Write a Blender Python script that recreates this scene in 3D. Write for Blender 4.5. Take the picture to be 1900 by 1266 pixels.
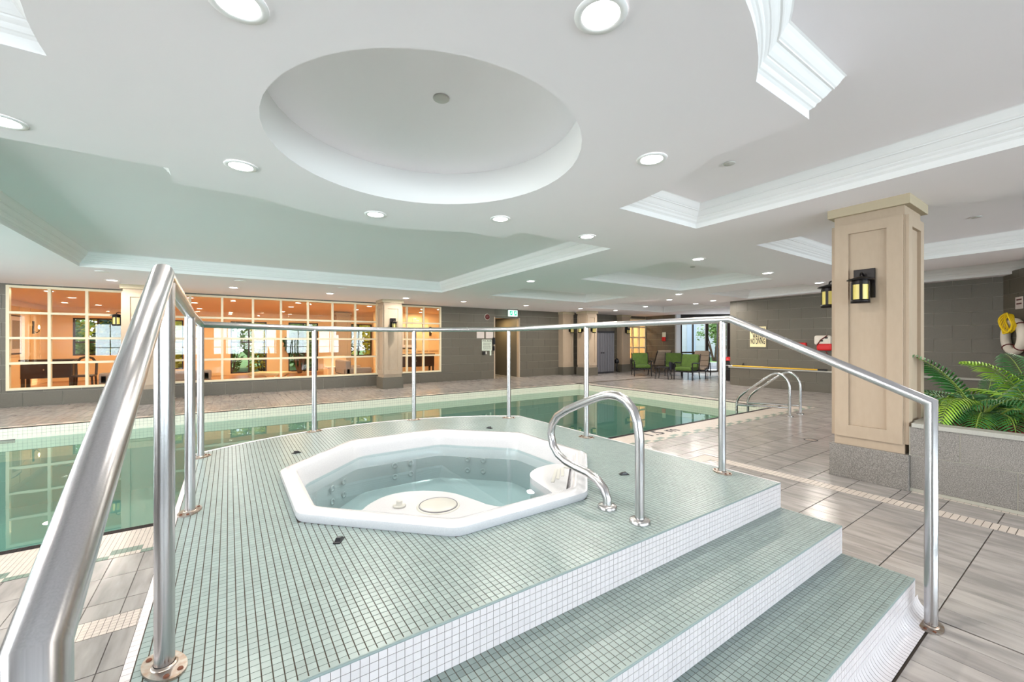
import bpy, bmesh, math, random
from mathutils import Vector, Matrix
from mathutils.geometry import tessellate_polygon
random.seed(7)
for o in list(bpy.data.objects): bpy.data.objects.remove(o)
S = bpy.context.scene
COL = S.collection
PI = math.pi
# ------------------------------------------------------------ camera, world, sun, exposure
YAW = math.atan(525/770)
cd = bpy.data.cameras.new('camera'); cam = bpy.data.objects.new('camera', cd); COL.objects.link(cam)
cam.location = (0, 0, 1.4); cam.rotation_euler = (PI/2, 0, -YAW)
cd.sensor_width = 36; cd.lens = 770*36/1900; cd.clip_start = .02; cd.clip_end = 300
cd.shift_y = 1/1900
S.camera = cam
w = bpy.data.worlds.new('world'); S.world = w; w.use_nodes = True
wn = w.node_tree.nodes; wl = w.node_tree.links
for n in list(wn): wn.remove(n)
wo = wn.new('ShaderNodeOutputWorld'); wb = wn.new('ShaderNodeBackground')
wt = wn.new('ShaderNodeTexCoord'); ws = wn.new('ShaderNodeSeparateXYZ'); wr = wn.new('ShaderNodeValToRGB')
wr.color_ramp.elements[0].position = 0.45; wr.color_ramp.elements[0].color = (.86, .93, 1, 1)
wr.color_ramp.elements[1].position = 0.9; wr.color_ramp.elements[1].color = (.42, .62, 1, 1)
wl.new(wt.outputs['Generated'], ws.inputs[0])
mr = wn.new('ShaderNodeMapRange'); mr.inputs['From Min'].default_value = -1; wl.new(ws.outputs['Z'], mr.inputs['Value'])
wl.new(mr.outputs[0], wr.inputs[0]); wl.new(wr.outputs[0], wb.inputs['Color']); wb.inputs['Strength'].default_value = 2.2
wl.new(wb.outputs[0], wo.inputs[0])
sd = bpy.data.lights.new('sun', 'SUN'); sd.energy = 5.0; sd.angle = math.radians(2); sd.color = (1, .95, .85)
sun = bpy.data.objects.new('sun', sd); COL.objects.link(sun)
sun.rotation_euler = Vector((-.45, -.62, -.78)).to_track_quat('-Z', 'Y').to_euler()
S.view_settings.view_transform = 'Standard'; S.view_settings.look = 'None'
S.view_settings.gamma = 1; S.view_settings.use_curve_mapping = False
S.view_settings.exposure = 0.32
DOWNLIGHT_W = 25; LOBBY_W = 30; WINDOW_W = 175
for wx_ in (-6.0, -4.15, -2.2, -.1, 2.1, 4.3, 6.5, 8.7):   # daylight entering by the row of windows behind the camera
    ld = bpy.data.lights.new('window_daylight', 'AREA'); ld.shape = 'RECTANGLE'; ld.size = 1.5; ld.size_y = 1.9; ld.energy = WINDOW_W; ld.color = (.76, .88, 1)
    lo = bpy.data.objects.new('window_daylight', ld); COL.objects.link(lo); lo.location = (wx_, -8.2, 1.5); lo.rotation_euler = (PI/2, 0, 0)
SIDE_W = 135
for wy_ in (.6, 3.6, 6.6, 9.6):   # added fill lamps at invented left-wall windows, brightening the pool ceiling
    ld = bpy.data.lights.new('side_fill', 'AREA'); ld.shape = 'RECTANGLE'; ld.size = 1.9; ld.size_y = 2.0; ld.energy = SIDE_W; ld.color = (.9, .95, 1)
    lo = bpy.data.objects.new('side_fill', ld); COL.objects.link(lo); lo.location = (-7.3, wy_, 1.5); lo.rotation_euler = (PI/2, 0, -PI/2)

# ------------------------------------------------------------ helpers
def lin(c):
    return tuple(((v/255)/12.92 if v/255 <= .04045 else ((v/255+.055)/1.055)**2.4) for v in c)
def mat(name, col, rough=.5, metal=0, emis=None, es=0, spec=.5, var=0, noise=None, bump=0, coat=0):
    """var: brightness spread between pieces; noise=(scale xyz, amount, second colour); bump strength"""
    m = bpy.data.materials.new(name); m.use_nodes = True
    nt = m.node_tree; N = nt.nodes; L = nt.links; b = N['Principled BSDF']
    c = lin(col)
    b.inputs['Base Color'].default_value = (*c, 1); b.inputs['Roughness'].default_value = rough
    b.inputs['Metallic'].default_value = metal; b.inputs['Specular IOR Level'].default_value = spec
    if coat: b.inputs['Coat Weight'].default_value = coat; b.inputs['Coat Roughness'].default_value = .08
    if emis: b.inputs['Emission Color'].default_value = (*lin(emis), 1); b.inputs['Emission Strength'].default_value = es
    last = None
    if noise or bump:
        g = N.new('ShaderNodeNewGeometry')
        mp = N.new('ShaderNodeMapping'); L.new(g.outputs['Position'], mp.inputs[0])
        sc, am, c2 = noise if noise else ((60, 60, 60), 0, col)
        mp.inputs['Scale'].default_value = sc
        if var:
            oi = N.new('ShaderNodeObjectInfo'); ad = N.new('ShaderNodeMath'); ad.operation = 'ADD'
            L.new(oi.outputs['Random'], ad.inputs[0]); L.new(g.outputs['Random Per Island'], ad.inputs[1])
            cx = N.new('ShaderNodeCombineXYZ'); ml = N.new('ShaderNodeMath'); ml.operation = 'MULTIPLY'; ml.inputs[1].default_value = 37
            L.new(ad.outputs[0], ml.inputs[0])
            for i in range(3): L.new(ml.outputs[0], cx.inputs[i])
            L.new(cx.outputs[0], mp.inputs['Location'])
        nz = N.new('ShaderNodeTexNoise'); nz.inputs['Scale'].default_value = 1; nz.inputs['Detail'].default_value = 5
        L.new(mp.outputs[0], nz.inputs[0])
        if am:
            rp = N.new('ShaderNodeMapRange'); rp.inputs['From Min'].default_value = .38; rp.inputs['From Max'].default_value = .66
            L.new(nz.outputs[0], rp.inputs['Value']); rp.inputs['To Max'].default_value = am
            mx = N.new('ShaderNodeMixRGB'); mx.inputs[1].default_value = (*c, 1); mx.inputs[2].default_value = (*lin(c2), 1)
            L.new(rp.outputs[0], mx.inputs[0]); last = mx.outputs[0]
        if bump:
            bm_ = N.new('ShaderNodeBump'); bm_.inputs['Strength'].default_value = bump; bm_.inputs['Distance'].default_value = .01
            L.new(nz.outputs[0], bm_.inputs['Height']); L.new(bm_.outputs[0], b.inputs['Normal'])
    if var:
        g2 = N.new('ShaderNodeNewGeometry'); oi2 = N.new('ShaderNodeObjectInfo')
        a2 = N.new('ShaderNodeMath'); a2.operation = 'ADD'; L.new(g2.outputs['Random Per Island'], a2.inputs[0]); L.new(oi2.outputs['Random'], a2.inputs[1])
        fr = N.new('ShaderNodeMath'); fr.operation = 'FRACT'; L.new(a2.outputs[0], fr.inputs[0])
        mr2 = N.new('ShaderNodeMapRange'); mr2.inputs['To Min'].default_value = 1-var; mr2.inputs['To Max'].default_value = 1+var
        L.new(fr.outputs[0], mr2.inputs['Value'])
        hs = N.new('ShaderNodeHueSaturation'); L.new(mr2.outputs[0], hs.inputs['Value'])
        if last: L.new(last, hs.inputs['Color'])
        else: hs.inputs['Color'].default_value = (*c, 1)
        last = hs.outputs[0]
    if last: L.new(last, b.inputs['Base Color'])
    return m
def glass(name, tint, rough=0, ior=1.45, base=0.0, wave=0, vol=None):
    m = bpy.data.materials.new(name); m.use_nodes = True
    nt = m.node_tree; N = nt.nodes; L = nt.links
    for n in list(N): N.remove(n)
    o = N.new('ShaderNodeOutputMaterial'); mx = N.new('ShaderNodeMixShader'); t = N.new('ShaderNodeBsdfTransparent')
    g = N.new('ShaderNodeBsdfGlossy'); f = N.new('ShaderNodeFresnel'); f.inputs['IOR'].default_value = ior
    t.inputs[0].default_value = (*tint, 1); g.inputs['Roughness'].default_value = rough; g.inputs[0].default_value = (.95, .98, .96, 1)
    if wave:
        tc = N.new('ShaderNodeNewGeometry'); nz = N.new('ShaderNodeTexNoise'); nz.inputs['Scale'].default_value = 3.0; nz.inputs['Detail'].default_value = 1
        bp = N.new('ShaderNodeBump'); bp.inputs['Strength'].default_value = wave; bp.inputs['Distance'].default_value = .02
        L.new(tc.outputs['Position'], nz.inputs[0]); L.new(nz.outputs[0], bp.inputs['Height'])
        L.new(bp.outputs[0], g.inputs['Normal']); L.new(bp.outputs[0], f.inputs['Normal'])
    if base:
        ad = N.new('ShaderNodeMath'); ad.operation = 'ADD'; ad.use_clamp = True; ad.inputs[1].default_value = base
        L.new(f.outputs[0], ad.inputs[0]); fo = ad.outputs[0]
    else: fo = f.outputs[0]
    # the sheet is a thin solid: only its outer faces reflect
    gg = N.new('ShaderNodeNewGeometry'); iv = N.new('ShaderNodeMath'); iv.operation = 'SUBTRACT'; iv.inputs[0].default_value = 1; L.new(gg.outputs['Backfacing'], iv.inputs[1])
    mu = N.new('ShaderNodeMath'); mu.operation = 'MULTIPLY'; L.new(fo, mu.inputs[0]); L.new(iv.outputs[0], mu.inputs[1]); L.new(mu.outputs[0], mx.inputs[0])
    L.new(t.outputs[0], mx.inputs[1]); L.new(g.outputs[0], mx.inputs[2]); L.new(mx.outputs[0], o.inputs[0])
    if vol:
        va = N.new('ShaderNodeVolumeAbsorption'); va.inputs['Color'].default_value = (*vol[0], 1); va.inputs['Density'].default_value = vol[1]; L.new(va.outputs[0], o.inputs['Volume'])
    return m
M = dict(
 ceiling=mat('ceiling_paint', (247, 242, 245), .9, spec=.1, noise=((1.5, 1.5, 1.5), .25, (243, 239, 242))),
 cornice=mat('cornice_paint', (232, 231, 230), .6, spec=.2),
 grout=mat('grout', (92, 84, 74), .9), grout_light=mat('grout_light', (172, 168, 156), .9),
 grout_dark=mat('grout_dark', (62, 54, 46), .9),
 plank=mat('plank_tile', (164, 158, 154), .22, var=.09, noise=((16, 3.2, 5), .85, (134, 129, 127)), bump=.05),
 sea=mat('seafoam_mosaic', (123, 138, 136), .33, var=.08, noise=((3, 3, 3), .4, (130, 143, 140))),
 white=mat('white_mosaic', (206, 199, 200), .25, var=.03),
 cream=mat('cream_mosaic', (206, 194, 184), .35, var=.04),
 green=mat('green_mosaic', (118, 136, 124), .35, var=.06),
 black=mat('black_mosaic', (34, 26, 28), .6, spec=.2, var=.1),
 poolw=mat('pool_wall_mosaic', (236, 232, 214), .35, var=.03), pools=mat('pool_shell', (182, 206, 199), .6),
 wall=mat('grey_wall_tile', (96, 91, 80), .45, var=.04, noise=((45, 45, 45), .5, (106, 100, 89)), bump=.05),
 granite=mat('speckled_grey_tile', (104, 99, 94), .45, var=.03, noise=((170, 170, 170), 1, (158, 152, 146))),
 cap=mat('grey_stone_cap', (170, 168, 160), .45, noise=((90, 90, 90), .4, (150, 148, 142))),
 column=mat('column_paint', (174, 155, 134), .6, noise=((25, 25, 8), .35, (166, 147, 126))),
 columncap=mat('column_cap_paint', (178, 164, 138), .55),
 frame=mat('window_frame_paint', (226, 214, 184), .4),
 steel=mat('brushed_steel', (196, 194, 194), .24, 1, noise=((500, 500, 6), .35, (170, 168, 168))),
 steel2=mat('worn_steel', (180, 174, 168), .32, 1, noise=((45, 45, 45), .55, (150, 108, 70))),
 rust=mat('rusty_bolt', (96, 52, 30), .8), tub=mat('tub_acrylic', (184, 184, 187), .2, coat=.3, noise=((160, 160, 160), .5, (172, 172, 176))),
 tubgrey=mat('tub_plastic', (168, 168, 162), .35), blackp=mat('black_plastic', (22, 22, 26), .35),
 iron=mat('black_iron', (28, 24, 24), .4, .6), amber=mat('amber_glass', (206, 190, 110), .25, emis=(214, 196, 96), es=.1),
 lamp=mat('lamp_diffuser', (255, 255, 255), .5, emis=(255, 253, 248), es=14),
 trimw=mat('white_trim', (240, 240, 240), .4), disc=mat('grey_disc', (196, 194, 188), .5),
 chairg=mat('green_cushion', (70, 94, 32), .85, noise=((9, 9, 9), .6, (50, 74, 22)), bump=.1),
 beige=mat('beige_cushion', (150, 134, 118), .9, noise=((14, 14, 14), .5, (160, 144, 128))),
 chairm=mat('dark_metal', (30, 26, 28), .4, .4), cabinet=mat('cabinet_grey', (108, 108, 114), .5), dark=mat('dark_panel', (38, 36, 40), .5),
 signc=mat('cream_sign', (238, 224, 178), .5), ink=mat('black_ink', (22, 22, 26), .6), paper=mat('paper', (214, 202, 196), .6),
 posterw=mat('poster_white', (214, 222, 206), .5), exitw=mat('exit_white', (230, 255, 250), .5, emis=(215, 255, 245), es=.9),
 exitg=mat('exit_green', (30, 176, 132), .5, emis=(24, 172, 128), es=.8), red=mat('red_plastic', (206, 30, 34), .4), redk=mat('dark_red', (96, 30, 28), .4),
 whitep=mat('white_plastic', (226, 218, 206), .5), yellow=mat('yellow_pole', (226, 176, 40), .4), rope=mat('yellow_rope', (240, 206, 20), .7),
 leaf1=mat('fern_green', (58, 122, 56), .45, noise=((8, 8, 8), .8, (36, 92, 44))), leaf2=mat('fern_lime', (160, 196, 62), .45, noise=((8, 8, 8), .7, (116, 168, 48))),
 stem=mat('fern_stem', (128, 150, 60), .5), mulch=mat('red_mulch', (134, 52, 48), .9, var=.35),
 soil=mat('mulch_bed', (86, 34, 34), .95),
 lwall=mat('lobby_wall', (236, 205, 160), .7), lceil=mat('lobby_ceiling', (238, 206, 168), .8), lfloor=mat('lobby_wood_floor', (172, 118, 66), .3, var=.1, noise=((2, 14, 2), .6, (140, 92, 48))),
 sofa=mat('sofa_fabric', (150, 138, 132), .9), tan=mat('tan_cushion', (224, 196, 162), .9), wood=mat('dark_wood', (52, 34, 24), .35), mid=mat('mahogany', (132, 66, 36), .35), lightwood=mat('pale_wood', (216, 192, 150), .5),
 leafd=mat('dark_foliage', (40, 74, 36), .6, var=.3), leafy=mat('yellow_foliage', (206, 192, 44), .7, var=.3), leafg=mat('garden_foliage', (112, 146, 66), .7, var=.35),
 bark=mat('bark', (96, 74, 58), .9), grass=mat('lawn', (94, 128, 54), .95, noise=((4, 4, 4), .6, (70, 104, 40))), paving=mat('concrete_paving', (206, 204, 198), .85),
 siding=mat('pale_siding', (232, 230, 224), .7), gwin=mat('dark_window', (40, 48, 54), .15), alum=mat('dark_aluminium', (58, 48, 42), .4, .3), pillarw=mat('white_post', (214, 220, 228), .6),
 navy=mat('dark_bag', (22, 22, 34), .8), stone=mat('garden_block', (166, 166, 168), .9, var=.1),
)
M['pane'] = glass('window_glass', (.97, .97, .95), 0, 1.5)
M['water'] = glass('pool_water', (.50, .66, .61), .0, 1.33, .02, .02)
M['spawater'] = glass('spa_water', (.88, .95, .95), .0, 1.33, .01, .03, ((.46, .68, .70), .85))

def tag(o, label=None, cat=None, group=None, kind=None):
    if label: o['label'] = label
    if cat: o['category'] = cat
    if group: o['group'] = group
    if kind: o['kind'] = kind
    return o
def empty(name, loc=(0, 0, 0), rz=0, parent=None):
    o = bpy.data.objects.new(name, None); COL.objects.link(o); o.location = loc; o.rotation_euler = (0, 0, rz); o.empty_display_size = .1
    if parent: o.parent = parent
    return o
class MB:
    def __init__(s): s.v = []; s.f = []; s.m = []; s.sm = []
    def add(s, vs, fs, mi=0, smooth=False):
        n = len(s.v); s.v += [tuple(p) for p in vs]
        for f in fs: s.f.append(tuple(n+i for i in f)); s.m.append(mi); s.sm.append(smooth)
        return s
    def box(s, x0, x1, y0, y1, z0, z1, mi=0):
        v = [(x, y, z) for z in (z0, z1) for y in (y0, y1) for x in (x0, x1)]
        return s.add(v, [(0, 2, 3, 1), (4, 5, 7, 6), (0, 1, 5, 4), (2, 6, 7, 3), (0, 4, 6, 2), (1, 3, 7, 5)], mi)
    def obox(s, c, ux, uy, uz, mi=0):   # oriented box, half vectors
        c = Vector(c); ux = Vector(ux); uy = Vector(uy); uz = Vector(uz)
        v = [c+a*ux+b*uy+d*uz for d in (-1, 1) for b in (-1, 1) for a in (-1, 1)]
        return s.add(v, [(0, 2, 3, 1), (4, 5, 7, 6), (0, 1, 5, 4), (2, 6, 7, 3), (0, 4, 6, 2), (1, 3, 7, 5)], mi)
    def bar(s, a, b, w, h, mi=0):
        a = Vector(a); b = Vector(b); d = b-a; L = d.length; d.normalize()
        up = Vector((0, 0, 1)) if abs(d.z) < .95 else Vector((0, 1, 0))
        x = d.cross(up).normalized(); z = x.cross(d)
        return s.obox((a+b)/2, x*w/2, d*L/2, z*h/2, mi)
    def prism(s, poly, z0, z1, mi=0, smooth_side=False, top=True, bottom=True):
        n = len(poly)
        s.add([(x, y, z0) for x, y in poly]+[(x, y, z1) for x, y in poly], [(i, (i+1) % n, n+(i+1) % n, n+i) for i in range(n)], mi, smooth_side)
        if top: s.add([(x, y, z1) for x, y in poly], [tuple(range(n))], mi)
        if bottom: s.add([(x, y, z0) for x, y in poly], [tuple(reversed(range(n)))], mi)
        return s
    def cyl(s, c, r, z0, z1, n=20, mi=0, r2=None):
        r2 = r if r2 is None else r2
        a = [(c[0]+math.cos(2*PI*i/n), c[1]+math.sin(2*PI*i/n)) for i in range(n)]
        lo = [(c[0]+r*math.cos(2*PI*i/n), c[1]+r*math.sin(2*PI*i/n), z0) for i in range(n)]
        hi = [(c[0]+r2*math.cos(2*PI*i/n), c[1]+r2*math.sin(2*PI*i/n), z1) for i in range(n)]
        s.add(lo+hi, [(i, (i+1) % n, n+(i+1) % n, n+i) for i in range(n)], mi, True)
        s.add(hi, [tuple(range(n))], mi); s.add(lo, [tuple(reversed(range(n)))], mi)
        return s
    def lathe(s, c, prof, n=20, mi=0):   # prof [(r,z)]
        vs = [(c[0]+r*math.cos(2*PI*i/n), c[1]+r*math.sin(2*PI*i/n), c[2]+z) for r, z in prof for i in range(n)]
        fs = [(k*n+i, k*n+(i+1) % n, (k+1)*n+(i+1) % n, (k+1)*n+i) for k in range(len(prof)-1) for i in range(n)]
        return s.add(vs, fs, mi, True)
    def tube(s, path, r, n=14, mi=0, cap=True, closed=False):
        P = [Vector(p) for p in path]; m = len(P); rings = []
        ref = None
        for i, p in enumerate(P):
            a = P[(i-1) % m] if (i or closed) else None; b = P[(i+1) % m] if (i < m-1 or closed) else None
            d1 = (p-a).normalized() if a is not None else (b-p).normalized()
            d2 = (b-p).normalized() if b is not None else d1
            t = (d1+d2).normalized()
            k = 1/max(.35, t.dot(d1))
            if ref is None:
                up = Vector((0, 0, 1)) if abs(d1.z) < .9 else Vector((1, 0, 0))
                x = d1.cross(up).normalized()
            else:
                x = (ref - t*ref.dot(t)).normalized()
            y = t.cross(x).normalized()
            rr = r(i/(m-1)) if callable(r) else r
            bend = (d2-d1); bend = bend.normalized() if bend.length > 1e-5 else None
            ring = []
            for j in range(n):
                a_ = 2*PI*j/n; v = x*math.cos(a_)*rr+y*math.sin(a_)*rr
                if bend is not None: v = v+bend*(v.dot(bend))*(k-1)
                ring.append(p+v)
            rings.append(ring); ref = x
        vs = [q for R in rings for q in R]; K = m if closed else m-1
        s.add(vs, [((i*n+j), (i*n+(j+1) % n), ((i+1) % m)*n+(j+1) % n, ((i+1) % m)*n+j) for i in range(K) for j in range(n)], mi, True)
        if cap and not closed:
            s.add(rings[0], [tuple(reversed(range(n)))], mi); s.add(rings[-1], [tuple(range(n))], mi)
        return s
    def mesh(s, name, mats, off=(0, 0, 0)):
        me = bpy.data.meshes.new(name)
        ox, oy, oz = off
        me.from_pydata([(x-ox, y-oy, z-oz) for x, y, z in s.v], [], s.f)
        for mt in (mats if isinstance(mats, (list, tuple)) else [mats]): me.materials.append(mt)
        me.polygons.foreach_set('material_index', s.m); me.polygons.foreach_set('use_smooth', s.sm)
        me.update()
        return me
    def build(s, name, mats, parent=None, world=False, bevel=0, fix=False):
        """vertices are in world space unless the parent is rotated (then local, world=False)"""
        off = (0, 0, 0)
        if parent is not None and world:
            off = tuple(wloc(parent))
        me = s.mesh(name, mats, off)
        if fix:
            bm = bmesh.new(); bm.from_mesh(me); bmesh.ops.remove_doubles(bm, verts=bm.verts, dist=1e-5); bmesh.ops.recalc_face_normals(bm, faces=bm.faces); bm.to_mesh(me); bm.free()
        o = bpy.data.objects.new(name, me); COL.objects.link(o)
        if parent is not None: o.parent = parent
        if bevel:
            b = o.modifiers.new('bevel', 'BEVEL'); b.width = bevel; b.segments = 2; b.limit_method = 'ANGLE'
        return o
def wloc(o):
    l = Vector((0, 0, 0))
    while o is not None: l = l+Vector(o.location); o = o.parent
    return l
def copy_tree(o, parent=None):
    c = o.copy(); COL.objects.link(c)
    if parent is not None: c.parent = parent
    for ch in list(o.children): copy_tree(ch, c)
    return c
def put(name, me, loc, parent=None, rz=0):
    o = bpy.data.objects.new(name, me); COL.objects.link(o); o.location = loc; o.rotation_euler = (0, 0, rz)
    if parent is not None: o.parent = parent
    return o
def rrect(w, h, r, n=5):
    pts = []
    for cx, cy, a0 in ((w/2-r, h/2-r, 0), (-w/2+r, h/2-r, 90), (-w/2+r, -h/2+r, 180), (w/2-r, -h/2+r, 270)):
        for i in range(n+1):
            a = math.radians(a0+90*i/n); pts.append((cx+r*math.cos(a), cy+r*math.sin(a)))
    return pts
def text_mesh(body, size, mt, xs=1.0, depth=.0015, bold=0):
    cu = bpy.data.curves.new('lettering', 'FONT'); cu.body = body; cu.size = size; cu.extrude = depth
    cu.align_x = 'CENTER'; cu.align_y = 'CENTER'; cu.offset = bold
    to = bpy.data.objects.new('lettering', cu); COL.objects.link(to)
    dg = bpy.context.evaluated_depsgraph_get(); me = bpy.data.meshes.new_from_object(to.evaluated_get(dg))
    bpy.data.objects.remove(to); me.materials.clear(); me.materials.append(mt)
    for v in me.vertices: v.co.x *= xs
    return me
def CZ(y): return 2.80-.0122*y
FW = Vector((math.sin(YAW), math.cos(YAW), 0)); RT = Vector((math.cos(YAW), -math.sin(YAW), 0))
def at(u, d, z=0): # world point for image column u at depth d
    p = FW*d+RT*(d*(u-950)/770); return Vector((p.x, p.y, z))
ZP = .491; RISE = .159; PX0, PX1, PY0 = -.245, 2.936, 1.235
PC = (1.30, 2.14); PR = 2.57
POOL = (-6.5, 9.6, 4.2, 10.12)   # x0 x1 y0 y1
WY = 13.35; RX = 13.55

# ------------------------------------------------------------ ceiling
ceil = empty('ceiling'); tag(ceil, kind='structure')
def arc(c, R, a0, a1, n):
    return [(c[0]+R*math.cos(math.radians(a0+(a1-a0)*i/n)), c[1]+R*math.sin(math.radians(a0+(a1-a0)*i/n))) for i in range(n+1)]
CC = (1.29, 2.82); CR = 2.01
def ang(x, y): return math.degrees(math.atan2(y-CC[1], x-CC[0]))
dx = math.sqrt(CR**2-(4.53-CC[1])**2)
cofA = [(-2.1, 4.17), (-.39, 4.17), (-.39, 4.53)]+arc(CC, CR, ang(CC[0]-dx, 4.53), ang(CC[0]+dx, 4.53), 24)+[(2.95, 4.53), (2.95, 4.17), (4.58, 4.17), (4.58, 9.97), (-2.1, 9.97)]
d1 = math.sqrt(CR**2-(1.095-CC[1])**2); d2 = math.sqrt(CR**2-1.70**2)
cofB = [(4.66, 2.89)]+arc(CC, CR, ang(CC[0]+CR, 2.89), ang(2.99, CC[1]-d2), 12)+[(2.99, 1.095)]+arc(CC, CR, ang(CC[0]+d1, 1.095), ang(CC[0]-d1, 1.095), 20)+[(-.41, 1.095)]+arc(CC, CR, ang(-.41, CC[1]-d2), ang(CC[0]-CR, 2.89)-360 if ang(CC[0]-CR, 2.89) > 0 else ang(CC[0]-CR, 2.89), 12)+[(-2.1, 2.89), (-2.1, -7.2), (4.66, -7.2)]
def rect(x0, x1, y0, y1): return [(x0, y0), (x1, y0), (x1, y1), (x0, y1)]
coffers = [cofA, cofB, rect(6.15, 9.68, -7.2, 2.9), rect(6.15, 9.68, 4.22, 6.45), rect(6.0, 9.65, 8.1, 9.88), rect(10.9, 13.2, 4.2, 6.46), rect(11.05, 13.25, -1.6, 2.9), rect(10.9, 15.6, 8.25, 11.2)]
oval = arc((1.22, 2.82), 1.075, 0, 352.5, 47)
outer = [(-7, -8.1), (16, -8.1), (16, 7.2), (21, 7.2), (21, 9.1), (17.2, 11.72), (17.2, 13.6), (-7, 13.6)]
def fill(loops, zf, mt, name, parent, flip=False, thick=0):
    vs = [(x, y) for l in loops for x, y in l]
    tris = tessellate_polygon([[Vector((x, y, 0)) for x, y in l] for l in loops])
    b = MB(); b.add([(x, y, zf(x, y)) for x, y in vs], tris)
    o = b.build(name, mt, parent, world=True)
    me = o.data; bm = bmesh.new(); bm.from_mesh(me); bm.normal_update()
    for f in bm.faces:
        if (f.normal.z > 0) == flip: f.normal_flip()
    bm.to_mesh(me); bm.free()
    return o
fill([outer]+coffers+[oval], lambda x, y: CZ(y), M['ceiling'], 'soffit', ceil, flip=True)
def orient(l):
    a = sum(l[i][0]*l[(i+1) % len(l)][1]-l[(i+1) % len(l)][0]*l[i][1] for i in range(len(l)))
    return l if a > 0 else l[::-1]
def inset(l, o):
    n = len(l); out = []
    for i in range(n):
        p = Vector(l[i]); a = Vector(l[i-1]); b = Vector(l[(i+1) % n])
        e1 = (p-a).normalized(); e2 = (b-p).normalized()
        n1 = Vector((-e1.y, e1.x)); n2 = Vector((-e2.y, e2.x)); m = (n1+n2)
        if m.length < 1e-4: m = n1
        m.normalize(); k = min(2.2, 1/max(.3, m.dot(n1))); q = p+m*o*k; out.append((q.x, q.y))
    return out
PROF = [(0, 0), (0, .055), (.006, .06), (.012, .066), (.02, .07), (.026, .08), (.03, .092), (.04, .1), (.048, .108), (.048, .118), (.055, .12), (.068, .135), (.082, .158), (.09, .168), (.10, .17), (.10, .18), (.108, .186), (.12, .205), (.13, .225), (.14, .24), (.15, .245)]
crisp = {0, 1, 2, 9, 10, 14, 15, 16}
for k, l in enumerate(coffers):
    l = orient(l); n = len(l)
    rings = [inset(l, o) for o, z in PROF]
    b = MB(); vs = []
    for (o, z), r in zip(PROF, rings): vs += [(x, y, CZ(y)+z) for x, y in r]
    b.add(vs, [(j*n+(i+1) % n, j*n+i, (j+1)*n+i, (j+1)*n+(i+1) % n) for j in range(len(PROF)-1) for i in range(n)], 0, False)
    b.build('cornice', M['cornice'], ceil)
    fill([rings[-1]], lambda x, y: CZ(y)+.245, M['ceiling'], 'coffer_panel', ceil, flip=True)
n = len(oval); b = MB()
b.add([(x, y, CZ(y)) for x, y in oval]+[(x, y, CZ(y)+.30) for x, y in oval], [((i+1) % n, i, n+i, n+(i+1) % n) for i in range(n)], 0, True)
b.build('dome_rim', M['cornice'], ceil)
fill([oval], lambda x, y: CZ(y)+.30, M['ceiling'], 'dome_panel', ceil, flip=True)
# roof slab that keeps daylight out above the ceiling
MB().box(-7.3, 16.1, -8.3, 13.7, 3.25, 3.4).prism([(16.1, 7.0), (21.2, 7.0), (21.2, 9.3), (17.4, 12.0), (17.4, 13.7), (16.1, 13.7)], 3.25, 3.4).box(-7.3, 9.7, 13.7, 21.3, 3.25, 3.4).build('roof_slab', M['ceiling'], ceil)

# ------------------------------------------------------------ floor slab and pool basin
floor = empty('floor'); tag(floor, kind='structure')
x0, x1, y0, y1 = POOL
def inplat(x, y, m=0):
    if x < PX0-m or x > PX1+m: return False
    if y < PY0-m-2*.325: return False
    return (y < 3.5) or ((x-PC[0])**2+(y-PC[1])**2 < (PR+m)**2)
b = MB()
b.box(-7.2, 16, -8.4, y0, -.15, -.004); b.box(-7.2, 17.2, y1, 13.5, -.15, -.004); b.box(x1, 16, y0, y1, -.15, -.004)
b.prism([(16, 7.2), (21, 7.2), (21, 9.1), (17.2, 11.72), (17.2, 10.12), (16, 10.12)], -.15, -.004); b.box(8.31, 9.42, 13.5, 15.2, -.15, -.004)
b.build('screed', M['grout_dark'], floor)
pool = empty('swimming_pool', (1.5, 7.1, 0)); tag(pool, kind='structure')
b = MB(); zb = -1.3
b.box(x0-.1, x1+.1, y0-.1, y1+.1, zb-.1, zb)
for (a, c, d, e) in ((x0-.15, x0, y0-.15, y1+.15), (x1, x1+.15, y0-.15, y1+.15), (x0, x1, y0-.15, y0), (x0, x1, y1, y1+.15)):
    b.box(a, c, d, e, zb, -.155)
b.build('basin', M['pools'], pool, world=True)
b = MB()
P_ = .0265
def mosaic_strip(b, o, u, v, nu, nv, pu=P_, pv=P_, t=.0015, gap=.0022, mi=0, nrm=None):
    """grid of small tiles on plane at o, steps u,v (unit vectors), normal nrm"""
    o = Vector(o); u = Vector(u); v = Vector(v); nrm = Vector(nrm) if nrm else u.cross(v)
    for i in range(nu):
        for j in range(nv):
            a = o+u*(i*pu+gap/2)+v*(j*pv+gap/2); U = u*(pu-gap); V = v*(pv-gap); T = nrm*t
            q = [a, a+U, a+U+V, a+V]
            b.add(q+[p+T for p in q], [(4, 5, 6, 7), (0, 1, 5, 4), (1, 2, 6, 5), (2, 3, 7, 6), (3, 0, 4, 7)], mi)
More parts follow.
